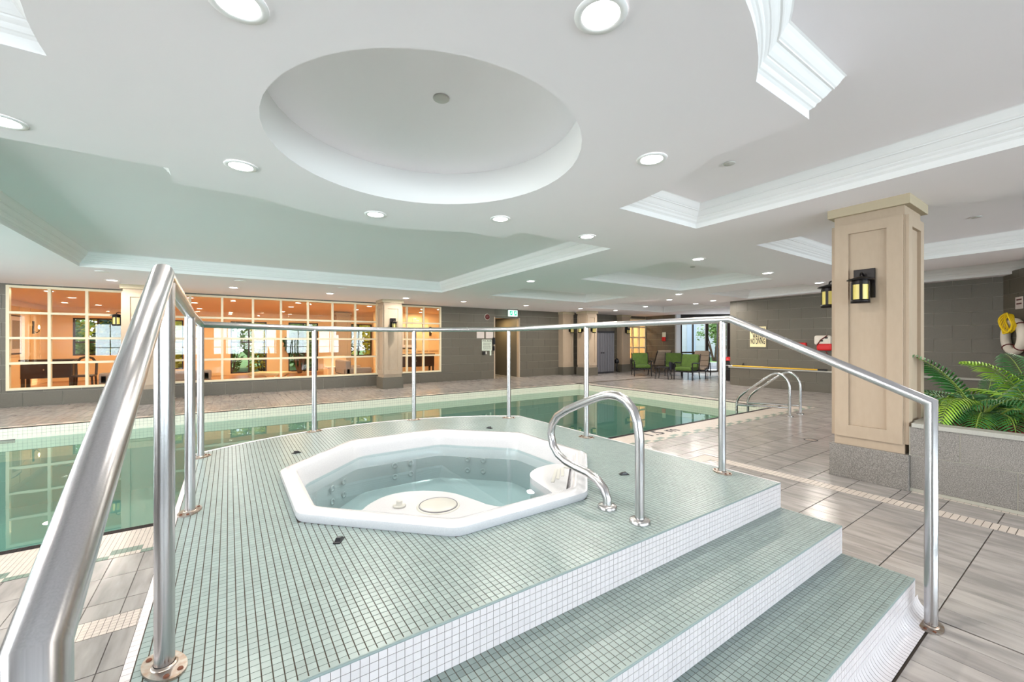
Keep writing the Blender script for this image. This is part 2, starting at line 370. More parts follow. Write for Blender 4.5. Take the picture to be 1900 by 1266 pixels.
# visible pool walls: far (faces -Y), right (faces -X), left
mb = MB()
pf = .053   # pool-wall mosaic sheet step seen from 10 m
def quadgrid(b, o, u, L, z0, z1, nrm, step=pf, gap=.0022, t=.002, mi=0):
    nu = int(L/step); nz = max(1, round((z1-z0)/step)); mosaic_strip(b, (o[0], o[1], z0), u, (0, 0, 1), nu, nz, L/nu, (z1-z0)/nz, t, gap, mi, nrm)
quadgrid(mb, (-3.8, y1), (1, 0, 0), x1+3.8, -.54, -.008, (0, -1, 0)); quadgrid(mb, (x1, y0), (0, 1, 0), y1-y0, -.54, -.008, (-1, 0, 0))
po = mb.build('wall_mosaic', M['poolw'], pool, world=True); tag(po, kind='stuff')
MB().add([(x0, y0, -.19), (x1, y0, -.19), (x1, y1, -.19), (x0, y1, -.19)], [(0, 1, 2, 3)]).build('water', M['water'], pool, world=True)
# platform part standing in the water has its own wall; skimmer slot on the far wall
b = MB().box(-3.25, -2.87, y1-.012, y1-.003, -.245, -.185).build('skimmer_slot', M['dark'], pool, world=True)
# edge mosaic rows around the pool: black line, cream band, green and cream blocks
bl = MB(); cr = MB(); gr = MB()
xs0, xs1 = -1.6, 9.66
nT = int((xs1-xs0)/P_)
for i in range(nT):
    x = xs0+i*P_
    if inplat(x+.013, y0-.02, .01): continue
    for j, yy in enumerate([y0-.03]):
        mosaic_strip(bl, (x, y0-.068, -.002), (1, 0, 0), (0, 1, 0), 1, 1, P_, .068, .003)
for i in range(int((10.35-xs0)/P_)):
    x = xs0+i*P_
    for j in range(19):
        yt = y0-.055-(j+1)*P_
        if inplat(x+.013, yt+.013, .01): continue
        blk = int((x-xs0)/(P_*6))
        g = (j in (13, 14, 15) and blk % 2 == 0) or (j in (16, 17, 18) and blk % 2 == 1)
        if yt < 3.665: continue
        mosaic_strip(gr if g else cr, (x, yt, -.002), (1, 0, 0), (0, 1, 0), 1, 1)
for j in range(int((y1-y0)/.053)): mosaic_strip(bl, (x1, y0+j*.053, -.002), (1, 0, 0), (0, 1, 0), 1, 1, .055, .053, .002)
for i in range(int((x1+3.8)/.053)): mosaic_strip(bl, (-3.8+i*.053, y1, -.002), (1, 0, 0), (0, 1, 0), 1, 1, .053, .055, .002)
for i in range(int((x1+3.8)/.053)):
    for j in range(3):
        mosaic_strip(gr if ((i//3) % 2 == 0 and j == 2) else cr, (-3.8+i*.053, y1+.055+j*.053, -.002), (1, 0, 0), (0, 1, 0), 1, 1, .053, .053, .002)
for j in range(int((y1-y0)/.053)):
    for i in range(7):
        mosaic_strip(gr if ((j//3) % 2 == 0 and i == 4) or ((j//3) % 2 == 1 and i == 5) else cr, (x1+.055+i*.053, y0+j*.053, -.002), (1, 0, 0), (0, 1, 0), 1, 1, .053, .053, .002)
# deck bands: cream, toward the platform and along the planter
for i in range(int((4.87+1.6)/P_)):
    x = -1.6+i*P_
    for j in range(6):
        if not inplat(x+.013, 2.74+j*P_+.013, .01): mosaic_strip(cr, (x, 2.74+j*P_, -.002), (1, 0, 0), (0, 1, 0), 1, 1)
for j in range(int((2.74+3)/.042)):
    mosaic_strip(cr, (4.71, 2.74-(j+1)*.042, -.002), (1, 0, 0), (0, 1, 0), 1, 1, .165, .042, .002, .004)
for j in range(int((1.1+3)/.042)): mosaic_strip(cr, (5.235, 1.1-(j+1)*.042, -.002), (1, 0, 0), (0, 1, 0), 1, 1, .045, .042, .002, .003)
for nm, q, mt in (('black_edge_mosaic', bl, 'black'), ('cream_mosaic', cr, 'cream'), ('green_mosaic', gr, 'green')):
    tag(q.build(nm, M[mt], floor), kind='stuff')
me = text_mesh('1.5 m', .30, M['ink'], 1.15, .0005, .004)
tx = put('depth_marking', me, (5.50, 3.995, .001), floor)
# plank tiles
PW, PL, PYO = .155, .3165, .5335
cells = []
def free(xa, xb, ya, yb):
    return xb-xa > .02 and yb-ya > .02
def plank_cell(xa, xb, ya, yb):
    if free(xa, xb, ya, yb): cells.append((xa, xb, ya, yb))
import itertools
def fill_planks(X0, X1, Y0, Y1, cut=None):
    i0 = math.floor((X0)/PW); j0 = math.floor((Y0-PYO)/PL)
    for i in range(i0, math.ceil(X1/PW)+1):
        for j in range(j0, math.ceil((Y1-PYO)/PL)+1):
            xa, xb = max(X0, i*PW), min(X1, (i+1)*PW); ya, yb = max(Y0, PYO+j*PL), min(Y1, PYO+(j+1)*PL)
            if cut and cut((xa+xb)/2, (ya+yb)/2): continue
            plank_cell(xa, xb, ya, yb)
fill_planks(-2.2, PX0-.0, 2.90, 3.665); fill_planks(-2.2, PX0, -1.5, 2.74)
fill_planks(PX0, PX1, -1.5, PY0-.65-.06)
fill_planks(PX1, 4.875, 2.90, 3.665, lambda x, y: False); fill_planks(PX1, 4.71, -1.5, 2.74)
fill_planks(4.875, 5.235, -1.5, 1.1); fill_planks(4.875, 10.3, 1.1, 3.665); fill_planks(10.35, 13.6, -1.5, 10.12)
fill_planks(7.9, 10.3, -1.5, 1.1); fill_planks(9.97, 10.35, 4.2, 10.12)
fill_planks(-4.2, 17.2, 10.34, 13.35); fill_planks(13.6, 21, 7.2, 10.3, lambda x, y: (y-11.72) > -.69*(x-17.2))
fill_planks(8.31, 9.42, 13.35, 15.1)
def inview(x, y):
    d = x*FW.x+y*FW.y
    if d < .3: return False
    u = 950+770*(x*RT.x+y*RT.y)/d; v = 634+770*1.4/d
    return -60 < u < 1960 and v < 1320
cells = [c for c in cells if not (PX0 < (c[0]+c[1])/2 < PX1 and c[2] > PY0-.66 and c[3] < 4)]
near = sorted([c for c in cells if inview((c[0]+c[1])/2, (c[2]+c[3])/2)], key=lambda c: ((c[0]+c[1])/2*FW.x+(c[2]+c[3])/2*FW.y))[:298]
ns = set(near); cache = {}
def plank_mesh(wd, ln):
    k = (round(wd, 3), round(ln, 3))
    if k not in cache:
        g = .0016; h = .004; e = .002
        G = .0028; v = [(g, G), (wd-g, G), (wd-g, ln-G), (g, ln-G)]; v2 = [(g+e, G+e), (wd-g-e, G+e), (wd-g-e, ln-G-e), (g+e, ln-G-e)]
        q = MB(); q.add([(x, y, -h) for x, y in v]+[(x, y, -.0012) for x, y in v]+[(x, y, 0) for x, y in v2],
                        [(0, 1, 5, 4), (1, 2, 6, 5), (2, 3, 7, 6), (3, 0, 4, 7), (4, 5, 9, 8), (5, 6, 10, 9), (6, 7, 11, 10), (7, 4, 8, 11), (8, 9, 10, 11)])
        cache[k] = q.mesh('floor_tile', M['plank'])
    return cache[k]
rest = MB()
for c in cells:
    if c in ns: put('floor_tile', plank_mesh(c[1]-c[0], c[3]-c[2]), (c[0], c[2], 0), floor)
    else:
        g = .002; a, bb, ya, yb = c[0]+g, c[1]-g, c[2]+.003, c[3]-.003
        rest.add([(a, ya, -.004), (bb, ya, -.004), (bb, yb, -.004), (a, yb, -.004), (a, ya, 0), (bb, ya, 0), (bb, yb, 0), (a, yb, 0)], [(4, 5, 6, 7), (0, 1, 5, 4), (1, 2, 6, 5), (2, 3, 7, 6), (3, 0, 4, 7)])
tag(rest.build('distant_floor_tile', M['plank'], floor), kind='stuff')

# ------------------------------------------------------------ tiled walls
def tile_wall(name, p, dr, nrm, L, z0, z1, holes=(), mt='wall', tw=.6, th=.3, off=0, backing=.12, gro='grout_light', parent=None, pname='wall_tile', top=None, stuff=False, kind='structure', zo=0.0):
    """wall from p along dr for L; holes (s0,s1,z0,z1); tiles are children"""
    dr = Vector(dr).normalized(); nrm = Vector(nrm).normalized(); p = Vector(p)
    w_ = parent or empty(name, (p.x, p.y, 0))
    if kind and not parent: tag(w_, kind=kind)
    # backing cut into cells around holes
    ss = sorted({0, L, *[h[0] for h in holes], *[h[1] for h in holes]}); zs = sorted({z0, z1, *[h[2] for h in holes], *[h[3] for h in holes]})
    b = MB()
    inh = lambda s, z: any(h[0] < s < h[1] and h[2] < z < h[3] for h in holes)
    for i in range(len(ss)-1):
        for j in range(len(zs)-1):
            if inh((ss[i]+ss[i+1])/2, (zs[j]+zs[j+1])/2): continue
            c = p+dr*((ss[i]+ss[i+1])/2)-nrm*(backing/2+.006); c.z = (zs[j]+zs[j+1])/2
            b.obox(c, dr*(ss[i+1]-ss[i])/2, nrm*backing/2, Vector((0, 0, (zs[j+1]-zs[j])/2)))
    b.build('wall_backing', M[gro], w_, world=True)
    mc = {}; tiles = MB(); g = .003
    r = 0; z = z0-zo
    while z < z1-.01:
        s = -off-(tw/2 if r % 2 else 0)
        za, zb = max(z, z0), min(z+th, z1)
        while s < L:
            a, e = max(0, s), min(L, s+tw); s += tw
            rects = [(a, e, za, zb)]
            for h in holes:
                nr = []
                for (a1, e1, q0, q1) in rects:
                    if e1 <= h[0] or a1 >= h[1] or q1 <= h[2] or q0 >= h[3]: nr.append((a1, e1, q0, q1)); continue
                    if a1 < h[0]: nr.append((a1, h[0], q0, q1))
                    if e1 > h[1]: nr.append((h[1], e1, q0, q1))
                    m0, m1 = max(a1, h[0]), min(e1, h[1])
                    if q0 < h[2]: nr.append((m0, m1, q0, h[2]))
                    if q1 > h[3]: nr.append((m0, m1, h[3], q1))
                rects = nr
            for (a1, e1, q0, q1) in rects:
                if e1-a1 < .02 or q1-q0 < .015: continue
                k = (round(e1-a1, 3), round(q1-q0, 3))
                if k not in mc:
                    q = MB(); q.obox(dr*(k[0]/2)+Vector((0, 0, k[1]/2))-nrm*.003, dr*(k[0]/2-g), nrm*.005, Vector((0, 0, k[1]/2-g))); mc[k] = q
                pos = p+dr*a1; pos.z = q0
                if stuff:
                    tiles.add([Vector(v)+pos for v in mc[k].v], mc[k].f)
                else:
                    if not isinstance(mc[k], bpy.types.Mesh): mc[k] = mc[k].mesh(pname, M[mt])
                    put(pname, mc[k], pos-wloc(w_), w_)
        z += th; r += 1
    if stuff: tag(tiles.build(pname, M[mt], w_, world=True), kind='stuff')
    return w_
MX = [-3.89, -3.28, -2.69, -2.07, -1.44, -.82, -.15, .54, 1.21, 1.9, 2.57, 3.23, 3.89, 4.39, 4.88, 5.46, 6.08]
WZ0, WZ1 = .345, 2.60
wx0 = -7.0
tile_wall('wall_back', (wx0, WY, 0), (1, 0, 0), (0, -1, 0), 24.15, 0, 2.67, [(-3.89-wx0, 6.08-wx0, WZ0, WZ1), (8.31-wx0, 9.42-wx0, 0, 2.30), (15.75-wx0, 17.15-wx0, .55, 2.5)], off=.28, zo=.0)
tile_wall('wall_right', (RX, 7.0, 0), (0, -1, 0), (-1, 0, 0), 5.6, .58, 2.80, off=.25, zo=.02)
wr_ = tile_wall('wall_right_lower', (RX-.14, 7.12, 0), (0, -1, 0), (-1, 0, 0), 5.8, 0, .56, off=.3, zo=.04)
MB().box(RX-.18, RX+.02, 1.3, 7.16, .56, .60).build('ledge', M['cap'], wr_, world=True)
dd = Vector((-.895, -.446, 0)).normalized(); nn = Vector((-dd.y, dd.x, 0)); nn = nn if nn.dot(Vector((-1, 0, 0))) > 0 else -nn
tile_wall('wall_corner', (RX, 1.40, 0), dd, nn, 4.2, 0, 2.85, off=.35, zo=.02)
tile_wall('wall_far', (17.15, WY, 0), (0, -1, 0), (-1, 0, 0), 1.65, 0, 2.68, off=.2, stuff=True)
# end caps / other shell walls not seen directly but closing the room
b = MB(); b.box(RX, 21, 7.0, 7.2, 0, 2.85); b.box(RX+.01, RX+.2, 1.4, 7.0, 0, 2.9)
tag(b.build('wall_side_return', M['wall']), kind='structure')
# west wall and the wall behind the camera with its row of windows
b = MB(); lw_ = [(-.4, 1.6), (2.6, 4.6), (5.6, 7.6), (8.6, 10.6)]; edges = [-8.2]+[e for p in lw_ for e in p]+[WY]
for i in range(0, len(edges), 2): b.box(-7.2, -7, edges[i], edges[i+1], 0, 2.9)
for a, c in lw_: b.box(-7.2, -7, a, c, 0, .45); b.box(-7.2, -7, a, c, 2.55, 2.9)
tag(b.build('wall_left', M['wall']), kind='structure')
for i, (a, c) in enumerate(lw_):  # unseen windows, added to let side light in over the pool
    we = empty('window_%d' % (i+12), (-7.1, (a+c)/2, .45)); tag(we, kind='structure'); q = MB()
    for y in (a, (a+c)/2-.02, c-.04): q.box(-7.14, -7.06, y, y+.04, .45, 2.55)
    for z in (.45, 2.51): q.box(-7.14, -7.06, a, c, z, z+.04)
    q.build('window_frame', M['frame'], we, world=True); MB().box(-7.102, -7.098, a+.02, c-.02, .47, 2.53).build('pane', M['pane'], we, world=True)
b = MB(); bw = [(-6.7, -5.3), (-4.9, -3.4), (-3.0, -1.4), (-1.0, .8), (1.2, 3.0), (3.4, 5.2), (5.6, 7.4), (7.8, 9.6)]
edges = [-7.0]+[e for p in bw for e in p]+[16]
for i in range(0, len(edges), 2): b.box(edges[i], edges[i+1], -8.2, -8.0, 0, 2.9)
for a, c in bw: b.box(a, c, -8.2, -8.0, 0, .5); b.box(a, c, -8.2, -8.0, 2.55, 2.9)
tag(b.build('wall_front', M['wall']), kind='structure')
tag(MB().box(9.9, 10.1, -8.2, -.45, 0, 2.9).build('wall_side', M['wall']), kind='structure')
for i, (a, c) in enumerate(bw):
    we = empty('window_%d' % (i+4), ((a+c)/2, -8.1, .5)); tag(we, kind='structure')
    q = MB()
    for x in (a, (a+c)/2-.02, c-.04): q.box(x, x+.04, -8.14, -8.06, .5, 2.55)
    for z in (.5, 1.0, 2.51): q.box(a, c, -8.14, -8.06, z, z+.04)
    q.build('window_frame', M['frame'], we, world=True)
    for k in range(2):
        s0 = a+k*(c-a)/2
        MB().box(s0+.02, s0+(c-a)/2-.02, -8.102, -8.098, .52, 2.53).build('pane', M['pane'], we, world=True)
# window wall frames
def grid_window(name, xs, zs, Y, fr=.05):
    we = empty(name, ((xs[0]+xs[-1])/2, Y, zs[0])); tag(we, kind='structure')
    for i, x in enumerate(xs): MB().box(x-fr/2, x+fr/2, Y-.05, Y+.05, zs[0]-fr/2, zs[-1]+fr/2).build('mullion', M['frame'], we, world=True)
    for z in zs: MB().box(xs[0], xs[-1], Y-.048, Y+.048, z-fr/2, z+fr/2).build('transom', M['frame'], we, world=True)
    for i in range(len(xs)-1):
        for j in range(len(zs)-1):
            MB().box(xs[i]+fr/2, xs[i+1]-fr/2, Y-.003, Y+.003, zs[j]+fr/2, zs[j+1]-fr/2).build('pane', M['pane'], we, world=True)
    return we
WZ = [WZ0+.03, .93, 1.475, 2.02, WZ1-.02]
grid_window('window_1', MX, WZ, WY+.02)
grid_window('window_2', [15.78, 16.2, 16.65, 17.12], [.58, 1.1, 1.6, 2.1, 2.48], WY+.02, .06)
# doorway with a short tiled corridor
cw = tile_wall('wall_corridor', (8.31, 15.1, 0), (1, 0, 0), (0, -1, 0), 1.11, 0, 2.4, stuff=True, off=.2)
MB().box(8.2, 8.31, WY+.12, 15.2, 0, 2.4).build('corridor_side', M['wall'], cw, world=True); MB().box(9.42, 9.53, WY+.12, 15.2, 0, 2.4).build('corridor_side', M['wall'], cw, world=True)
MB().box(8.2, 9.53, WY+.05, 15.2, 2.36, 2.44).build('corridor_ceiling', M['lceil'], cw, world=True)
dj = MB(); dj.box(9.40, 9.46, WY-.03, WY+.1, 0, 2.33); dj.box(8.27, 8.32, WY-.015, WY+.1, 0, 2.33); tag(dj.build('door_1', M['column']), kind='structure')
cl_ = bpy.data.lights.new('corridor_lamp', 'AREA'); cl_.shape = 'DISK'; cl_.size = .3; cl_.energy = 26; cl_.color = (1, .72, .36)
co_ = bpy.data.objects.new('corridor_lamp', cl_); COL.objects.link(co_); co_.location = (8.87, 14.2, 2.34)
gl_ = bpy.data.lights.new('garden_fill', 'AREA'); gl_.shape = 'RECTANGLE'; gl_.size = 5; gl_.size_y = 1.5; gl_.energy = 520; gl_.color = (.78, .88, 1)  # added area lamp, hidden above the glass wall, brightens the far floor
go_ = bpy.data.objects.new('garden_fill', gl_); COL.objects.link(go_); go_.location = at(1330, 20.6, 3.6); go_.rotation_euler = (-FW*1.0+Vector((0, 0, -.62))).to_track_quat('-Z', 'Y').to_euler()
# small side room behind the far window
sr = empty('wall_side_room', (16.3, 14.5, 0)); tag(sr, kind='structure')
MB().box(15.0, 17.4, 15.4, 15.5, 0, 2.62).box(15.0, 15.1, WY+.13, 15.4, 0, 2.62).box(17.3, 17.4, WY+.13, 15.4, 0, 2.62).box(15.0, 17.4, WY+.13, 15.5, 2.62, 2.7).box(15.0, 17.4, WY+.13, 15.5, -.1, 0).build('plaster', M['lwall'], sr, world=True)
sl_ = bpy.data.lights.new('side_room_lamp', 'AREA'); sl_.size = .4; sl_.energy = 45; sl_.color = (1, .8, .55)
so_ = bpy.data.objects.new('side_room_lamp', sl_); COL.objects.link(so_); so_.location = (16.3, 14.4, 2.58)
# glass end wall
GA = Vector((17.2, 11.68, 0)); GD = RT.copy()
gw = empty('window_3', GA); tag(gw, kind='structure')
def gbar(s0, s1, z0, z1, t=.05, name='mullion', mt='alum'):
    q = MB(); c = GA+GD*((s0+s1)/2); c.z = (z0+z1)/2; q.obox(c, GD*(s1-s0)/2, FW*t, Vector((0, 0, (z1-z0)/2))); q.build(name, M[mt], gw, world=True)
def gu(u): return (at(u, 19.3)-GA).dot(GD)
gbar(gu(1254), gu(1262), 0, 2.7, .1, 'corner_post', 'pillarw')
for u, h_ in ((1264, 2.5), (1286, 2.0), (1312, 5.0), (1333, 3.0), (1352, 5.0), (1372, 2.5), (1395, 3)): gbar(gu(u-h_/2), gu(u+h_/2), 0, 2.5)
gbar(gu(1262), gu(1440), 2.45, 2.7, .06, 'head_rail', 'dark'); gbar(gu(1262), gu(1440), 0, .06, .06, 'sill_rail'); gbar(gu(1262), gu(1312), .86, .93, .04, 'transom'); gbar(gu(1352), gu(1395), 1.0, 1.06, .05, 'push_bar', 'steel')
for a, c in ((1264, 1286), (1286, 1312), (1314, 1333), (1333, 1352), (1353, 1372), (1372, 1395), (1395, 1440)): gbar(gu(a), gu(c), .06, 2.45, .004, 'pane', 'pane')

# ------------------------------------------------------------ raised platform with steps
OC = (1.29, 2.765)
def octo(ap, ay=None, rnd=0):
    ay = ay or ap; t = math.tan(PI/8); pts = [(ap, -t*ay), (ap, t*ay), (t*ap, ay), (-t*ap, ay), (-ap, t*ay), (-ap, -t*ay), (-t*ap, -ay), (t*ap, -ay)]
    pts = [(OC[0]+x, OC[1]+y) for x, y in pts]
    if not rnd: return pts
    out = []
    for i, p in enumerate(pts):
        p = Vector(p); a = Vector(pts[i-1]); b = Vector(pts[(i+1) % 8]); A = p+(a-p).normalized()*rnd; B = p+(b-p).normalized()*rnd
        for k in range(4):
            s = k/3; q = A*(1-s)**2+p*2*s*(1-s)+B*s*s; out.append((q.x, q.y))
    return out
plat = empty('tiled_hot_tub_platform', (1.35, 1.3, 0))
tag(plat, 'raised platform tiled in seafoam mosaic with white risers and front steps, around the hot tub', 'platform')
aL = math.degrees(math.atan2(math.sqrt(PR**2-(PX0-PC[0])**2), PX0-PC[0])); aR = math.degrees(math.atan2(math.sqrt(PR**2-(PX1-PC[0])**2), PX1-PC[0]))
outl = [(PX0, PY0), (PX1, PY0)]+arc(PC, PR, aR, aL, 48)
hole = octo(.985, 1.01)
fill([outl, hole], lambda x, y: ZP-.0016, M['grout_dark'], 'deck_bed', plat)
b = MB(); b.prism(outl, -1.2, ZP-.0016, top=False, bottom=False)
b.box(PX0, PX1, PY0-.324, PY0, 0, ZP-RISE-.0016); b.box(PX0, PX1, PY0-.634, PY0-.324, 0, ZP-2*RISE-.0016)
b.build('step_core', M['grout'], plat, world=True)
specs = []
oct_in = lambda x, y: (abs(x-OC[0]) < 1.0 and abs(y-OC[1]) < 1.025 and abs(x-OC[0])+abs(y-OC[1])*.976 < 1.0*math.sqrt(2)+.0)
nx = round((PX1-PX0)/P_); px = (PX1-PX0)/nx
for i in range(nx):
    for j in range(150):
        x = PX0+i*px; y = PY0+j*P_; xc, yc = x+px/2, y+P_/2
        if (xc-PC[0])**2+(yc-PC[1])**2 > (PR-.018)**2 and yc > 3.5: continue
        if yc > 5: break
        if oct_in(xc, yc): continue
        specs.append((x, y, ZP, 'h', 'white' if i == 0 else 'sea', px, P_))
for k in (1, 2):
    z = ZP-k*RISE; yb = PY0-.324*(k-1) if k == 1 else PY0-.324; dep = .324 if k == 1 else .31; nn_ = 12
    for i in range(nx):
        for j in range(nn_): specs.append((PX0+i*px, yb-dep+j*dep/nn_, z, 'h', 'sea', px, dep/nn_))
for k in range(3):
    z1_ = ZP-k*RISE-.006; yf = (PY0, PY0-.324, PY0-.634)[k]; z0_ = (ZP-RISE, ZP-2*RISE, .05)[k]; nr = 6 if k < 2 else 4
    for i in range(nx):
        for j in range(nr): specs.append((PX0+i*px, yf, z0_+j*(z1_-z0_)/nr, 'v', 'white', px, (z1_-z0_)/nr))
def tile_one(s, b, off=(0, 0, 0)):
    x, y, z, o, m, w1, h1 = s; g = .0008; gx = .0017; t = .0018
    x -= off[0]; y -= off[1]; z -= off[2]
    if o == 'h':
        q = [(x+gx, y+g), (x+w1-gx, y+g), (x+w1-gx, y+h1-g), (x+gx, y+h1-g)]
        b.add([(a, c, z-t) for a, c in q]+[(a, c, z) for a, c in q], [(4, 5, 6, 7), (0, 1, 5, 4), (1, 2, 6, 5), (2, 3, 7, 6), (3, 0, 4, 7)])
    else:
        q = [(x+g, z+g), (x+w1-g, z+g), (x+w1-g, z+h1-g), (x+g, z+h1-g)]
        b.add([(a, y, c) for a, c in q]+[(a, y-t, c) for a, c in q], [(4, 5, 6, 7), (0, 1, 5, 4), (1, 2, 6, 5), (2, 3, 7, 6), (3, 0, 4, 7)])
def sdep(s): return s[0]*FW.x+s[1]*FW.y
def sv(s):
    d = sdep(s)
    if d < .3: return False
    u = 950+770*(s[0]*RT.x+s[1]*RT.y)/d; v = 634+770*(1.4-s[2])/d
    return 0 < u < 1900 and v < 1275
inv = sorted([s for s in specs if sv(s)], key=sdep)[:298]; ins = set(inv)
mm = {}
joined = {'sea': MB(), 'white': MB()}
for s in specs:
    if s in ins:
        k = s[3:]
        if k not in mm:
            q = MB(); tile_one((0, 0, 0)+k, q); mm[k] = q.mesh('mosaic_tile', M[s[4]])
        put('mosaic_tile', mm[k], Vector(s[:3])-Vector(plat.location), plat)
    else: tile_one(s, joined[s[4]])
tag(joined['sea'].build('seafoam_mosaic', M['sea'], plat, world=True), kind='stuff')
tag(joined['white'].build('riser_mosaic', M['white'], plat, world=True), kind='stuff')
# white bullnose along the curved back edge and right side, seafoam nosing on each riser
b = MB(); ring = arc(PC, PR-.004, aR, aL, 48)
b.tube([(x, y, ZP-.006) for x, y in ring], .011, 8); b.tube([(PX1-.004, PY0, ZP-.006), (PX1-.004, ring[0][1], ZP-.006)], .009, 8)
b.build('edge_trim', M['white'], plat, world=True)
b = MB()
for k, yf in enumerate((PY0, PY0-.324, PY0-.634)): b.tube([(PX0, yf+.004, ZP-k*RISE-.006), (PX1, yf+.004, ZP-k*RISE-.006)], .0066, 8)
b.build('nosing', M['sea'], plat, world=True)
b = MB()   # side and back faces in white mosaic
def qg(o, u, L, z0, z1, n): quadgrid(b, o, u, L, z0, z1, n, step=.0265, gap=.002, t=.0016)
qg((PX1, PY0), (0, 1, 0), ring[0][1]-PY0, 0, ZP-.02, (1, 0, 0)); qg((PX0, 4.19), (0, -1, 0), 4.19-PY0, -.3, ZP-.02, (-1, 0, 0))
for k, (ya, yb_) in enumerate(((PY0-.324, PY0), (PY0-.634, PY0-.324))):
    qg((PX1, ya), (0, 1, 0), yb_-ya, 0, ZP-(k+1)*RISE-.02, (1, 0, 0)); qg((PX0, yb_), (0, -1, 0), yb_-ya, 0, ZP-(k+1)*RISE-.02, (-1, 0, 0))
tag(b.build('side_mosaic', M['white'], plat, world=True), kind='stuff')
b = MB(); cvR = .07   # rounded cove tiles at the foot
yf = PY0-.634
for i in range(int((PX1+.06-PX0)/.0265)):
    x = PX0+i*.0265; pts = [(yf-cvR+cvR*math.sin(a), cvR-cvR*math.cos(a)) for a in [PI/2*k/5 for k in range(6)]]
    vs = [(xx, p[0], p[1]+.001) for xx in (x+.001, x+.0255) for p in pts]
    b.add(vs, [(j, 6+j, 7+j, j+1) for j in range(5)], 0, True)
tag(b.build('cove_mosaic', M['white'], plat, world=True), kind='stuff')

# ------------------------------------------------------------ hot tub
tub = empty('octagonal_hot_tub', (OC[0], OC[1], ZP)); tag(tub, 'white acrylic octagonal hot tub set into the seafoam mosaic platform, filled with pale blue water', 'hot tub')
prof = [(1.0, ZP-.01, .05), (1.012, ZP+.02, .05), (1.008, ZP+.042, .05), (.99, ZP+.052, .05), (.95, ZP+.054, .05), (.925, ZP+.05, .05), (.912, ZP+.036, .06), (.90, ZP-.02, .07), (.878, .43, .08), (.862, .34, .09), (.84, .12, .09), (.80, .09, .1), (.50, .07, .1), (.46, .04, .1), (.44, -.30, .08), (.38, -.33, .05)]
b = MB(); vs = []
for a, z, r_ in prof: vs += [(x, y, z) for x, y in octo(a, a*1.025, r_)]
n = 32
b.add(vs, [(k*n+i, k*n+(i+1) % n, (k+1)*n+(i+1) % n, (k+1)*n+i) for k in range(len(prof)-1) for i in range(n)], 0, True)
b.add(vs[-n:], [tuple(range(n))])
sh = b.build('shell', M['tub'], tub, world=True, fix=True)
es = sh.modifiers.new('edge', 'EDGE_SPLIT'); es.split_angle = math.radians(38)
# under-water colour comes from the water itself
w1 = octo(.872, .872*1.025, .08); MB().prism(w1, -.36, .42).build('water', M['spawater'], tub, world=True)
w2 = octo(.845, .845*1.025, .08)
def smooth(P, it=2):
    for _ in range(it):
        out = [P[0]]
        for i in range(len(P)-1):
            a, b_ = Vector(P[i]), Vector(P[i+1]); out += [tuple(a*.75+b_*.25), tuple(a*.25+b_*.75)]
        out.append(P[-1]); P = out
    return P
pod1 = smooth([(.415, 2.50), (.52, 2.41), (.60, 2.36), (.66, 2.44), (.80, 2.53), (.98, 2.50), (1.14, 2.36), (1.20, 2.17), (1.24, 2.0), (1.42, 1.88)])+[(.925, 1.875), (.405, 2.40)]
b = MB(); b.prism(pod1[::-1] if orient(pod1) != pod1 else pod1, -.1, .462, smooth_side=False)
b.build('filter_shelf', M['tub'], tub, world=True, bevel=.012)
pod2 = smooth([(1.60, 1.87), (1.66, 1.98), (1.69, 2.16), (1.73, 2.34), (1.87, 2.44), (2.05, 2.46), (2.10, 2.40), (2.17, 2.44)])+[(2.175, 2.39), (1.66, 1.875)]
b = MB(); b.prism(orient(pod2), -.1, .462); b.build('corner_step', M['tub'], tub, world=True, bevel=.015)
b = MB()
for k in range(3): b.bar((1.78+.07*k, 2.13+.03*k, .4635), (1.98+.03*k, 2.33-.0*k, .4635), .02, .003)
b.build('step_tread_rib', M['tubgrey'], tub, world=True)
lid = MB().lathe((.985, 2.19, .462), [(0, .012), (.098, .012), (.104, .009), (.106, .004), (.114, .006), (.12, .003), (.124, -.002)], 40).build('filter_lid', M['tubgrey'], tub, world=True)
MB().lathe((.985, 2.19, .463), [(.106, .004), (.108, .0105), (.110, .0045)], 40).build('lid_seam', M['cabinet'], lid, world=False).location = -wloc(lid)
MB().lathe((.80, 2.31, .462), [(.036, 0), (.036, .008), (.03, .01), (.018, .011), (.017, .03), (.012, .034), (0, .035)], 24).build('air_valve', M['tubgrey'], tub, world=True)
MB().lathe((2.09, 2.32, .462), [(.034, 0), (.034, .008), (.03, .01), (.018, .011), (.017, .024), (0, .026)], 24).build('air_valve', M['tubgrey'], tub, world=True)
for a_ in (40, 50, 85, 95, 130, 140, 175, 185):
    for dz in (.30, .20):
        r_ = .845/max(math.cos(math.radians((a_ % 45) if (a_ % 45) < 22.5 else 45-(a_ % 45))), .9)
        c = Vector((OC[0]+r_*math.cos(math.radians(a_)), OC[1]+r_*1.02*math.sin(math.radians(a_)), dz))
        o_ = MB().lathe((0, 0, 0), [(.026, 0), (.026, .003), (.014, .004), (.012, .0), (0, .0)], 14).build('jet', M['tub'], tub)
        o_.location = c-wloc(tub); na = round(a_/45)*45; o_.rotation_euler = (PI/2, 0, math.radians(na)-PI/2)
b = MB()
for rr in (.3,): b.lathe((OC[0], OC[1], -.329), [(.09, 0), (.09, .012), (.04, .02), (0, .02)], 20)
b.build('floor_drain', M['disc'], tub, world=True)

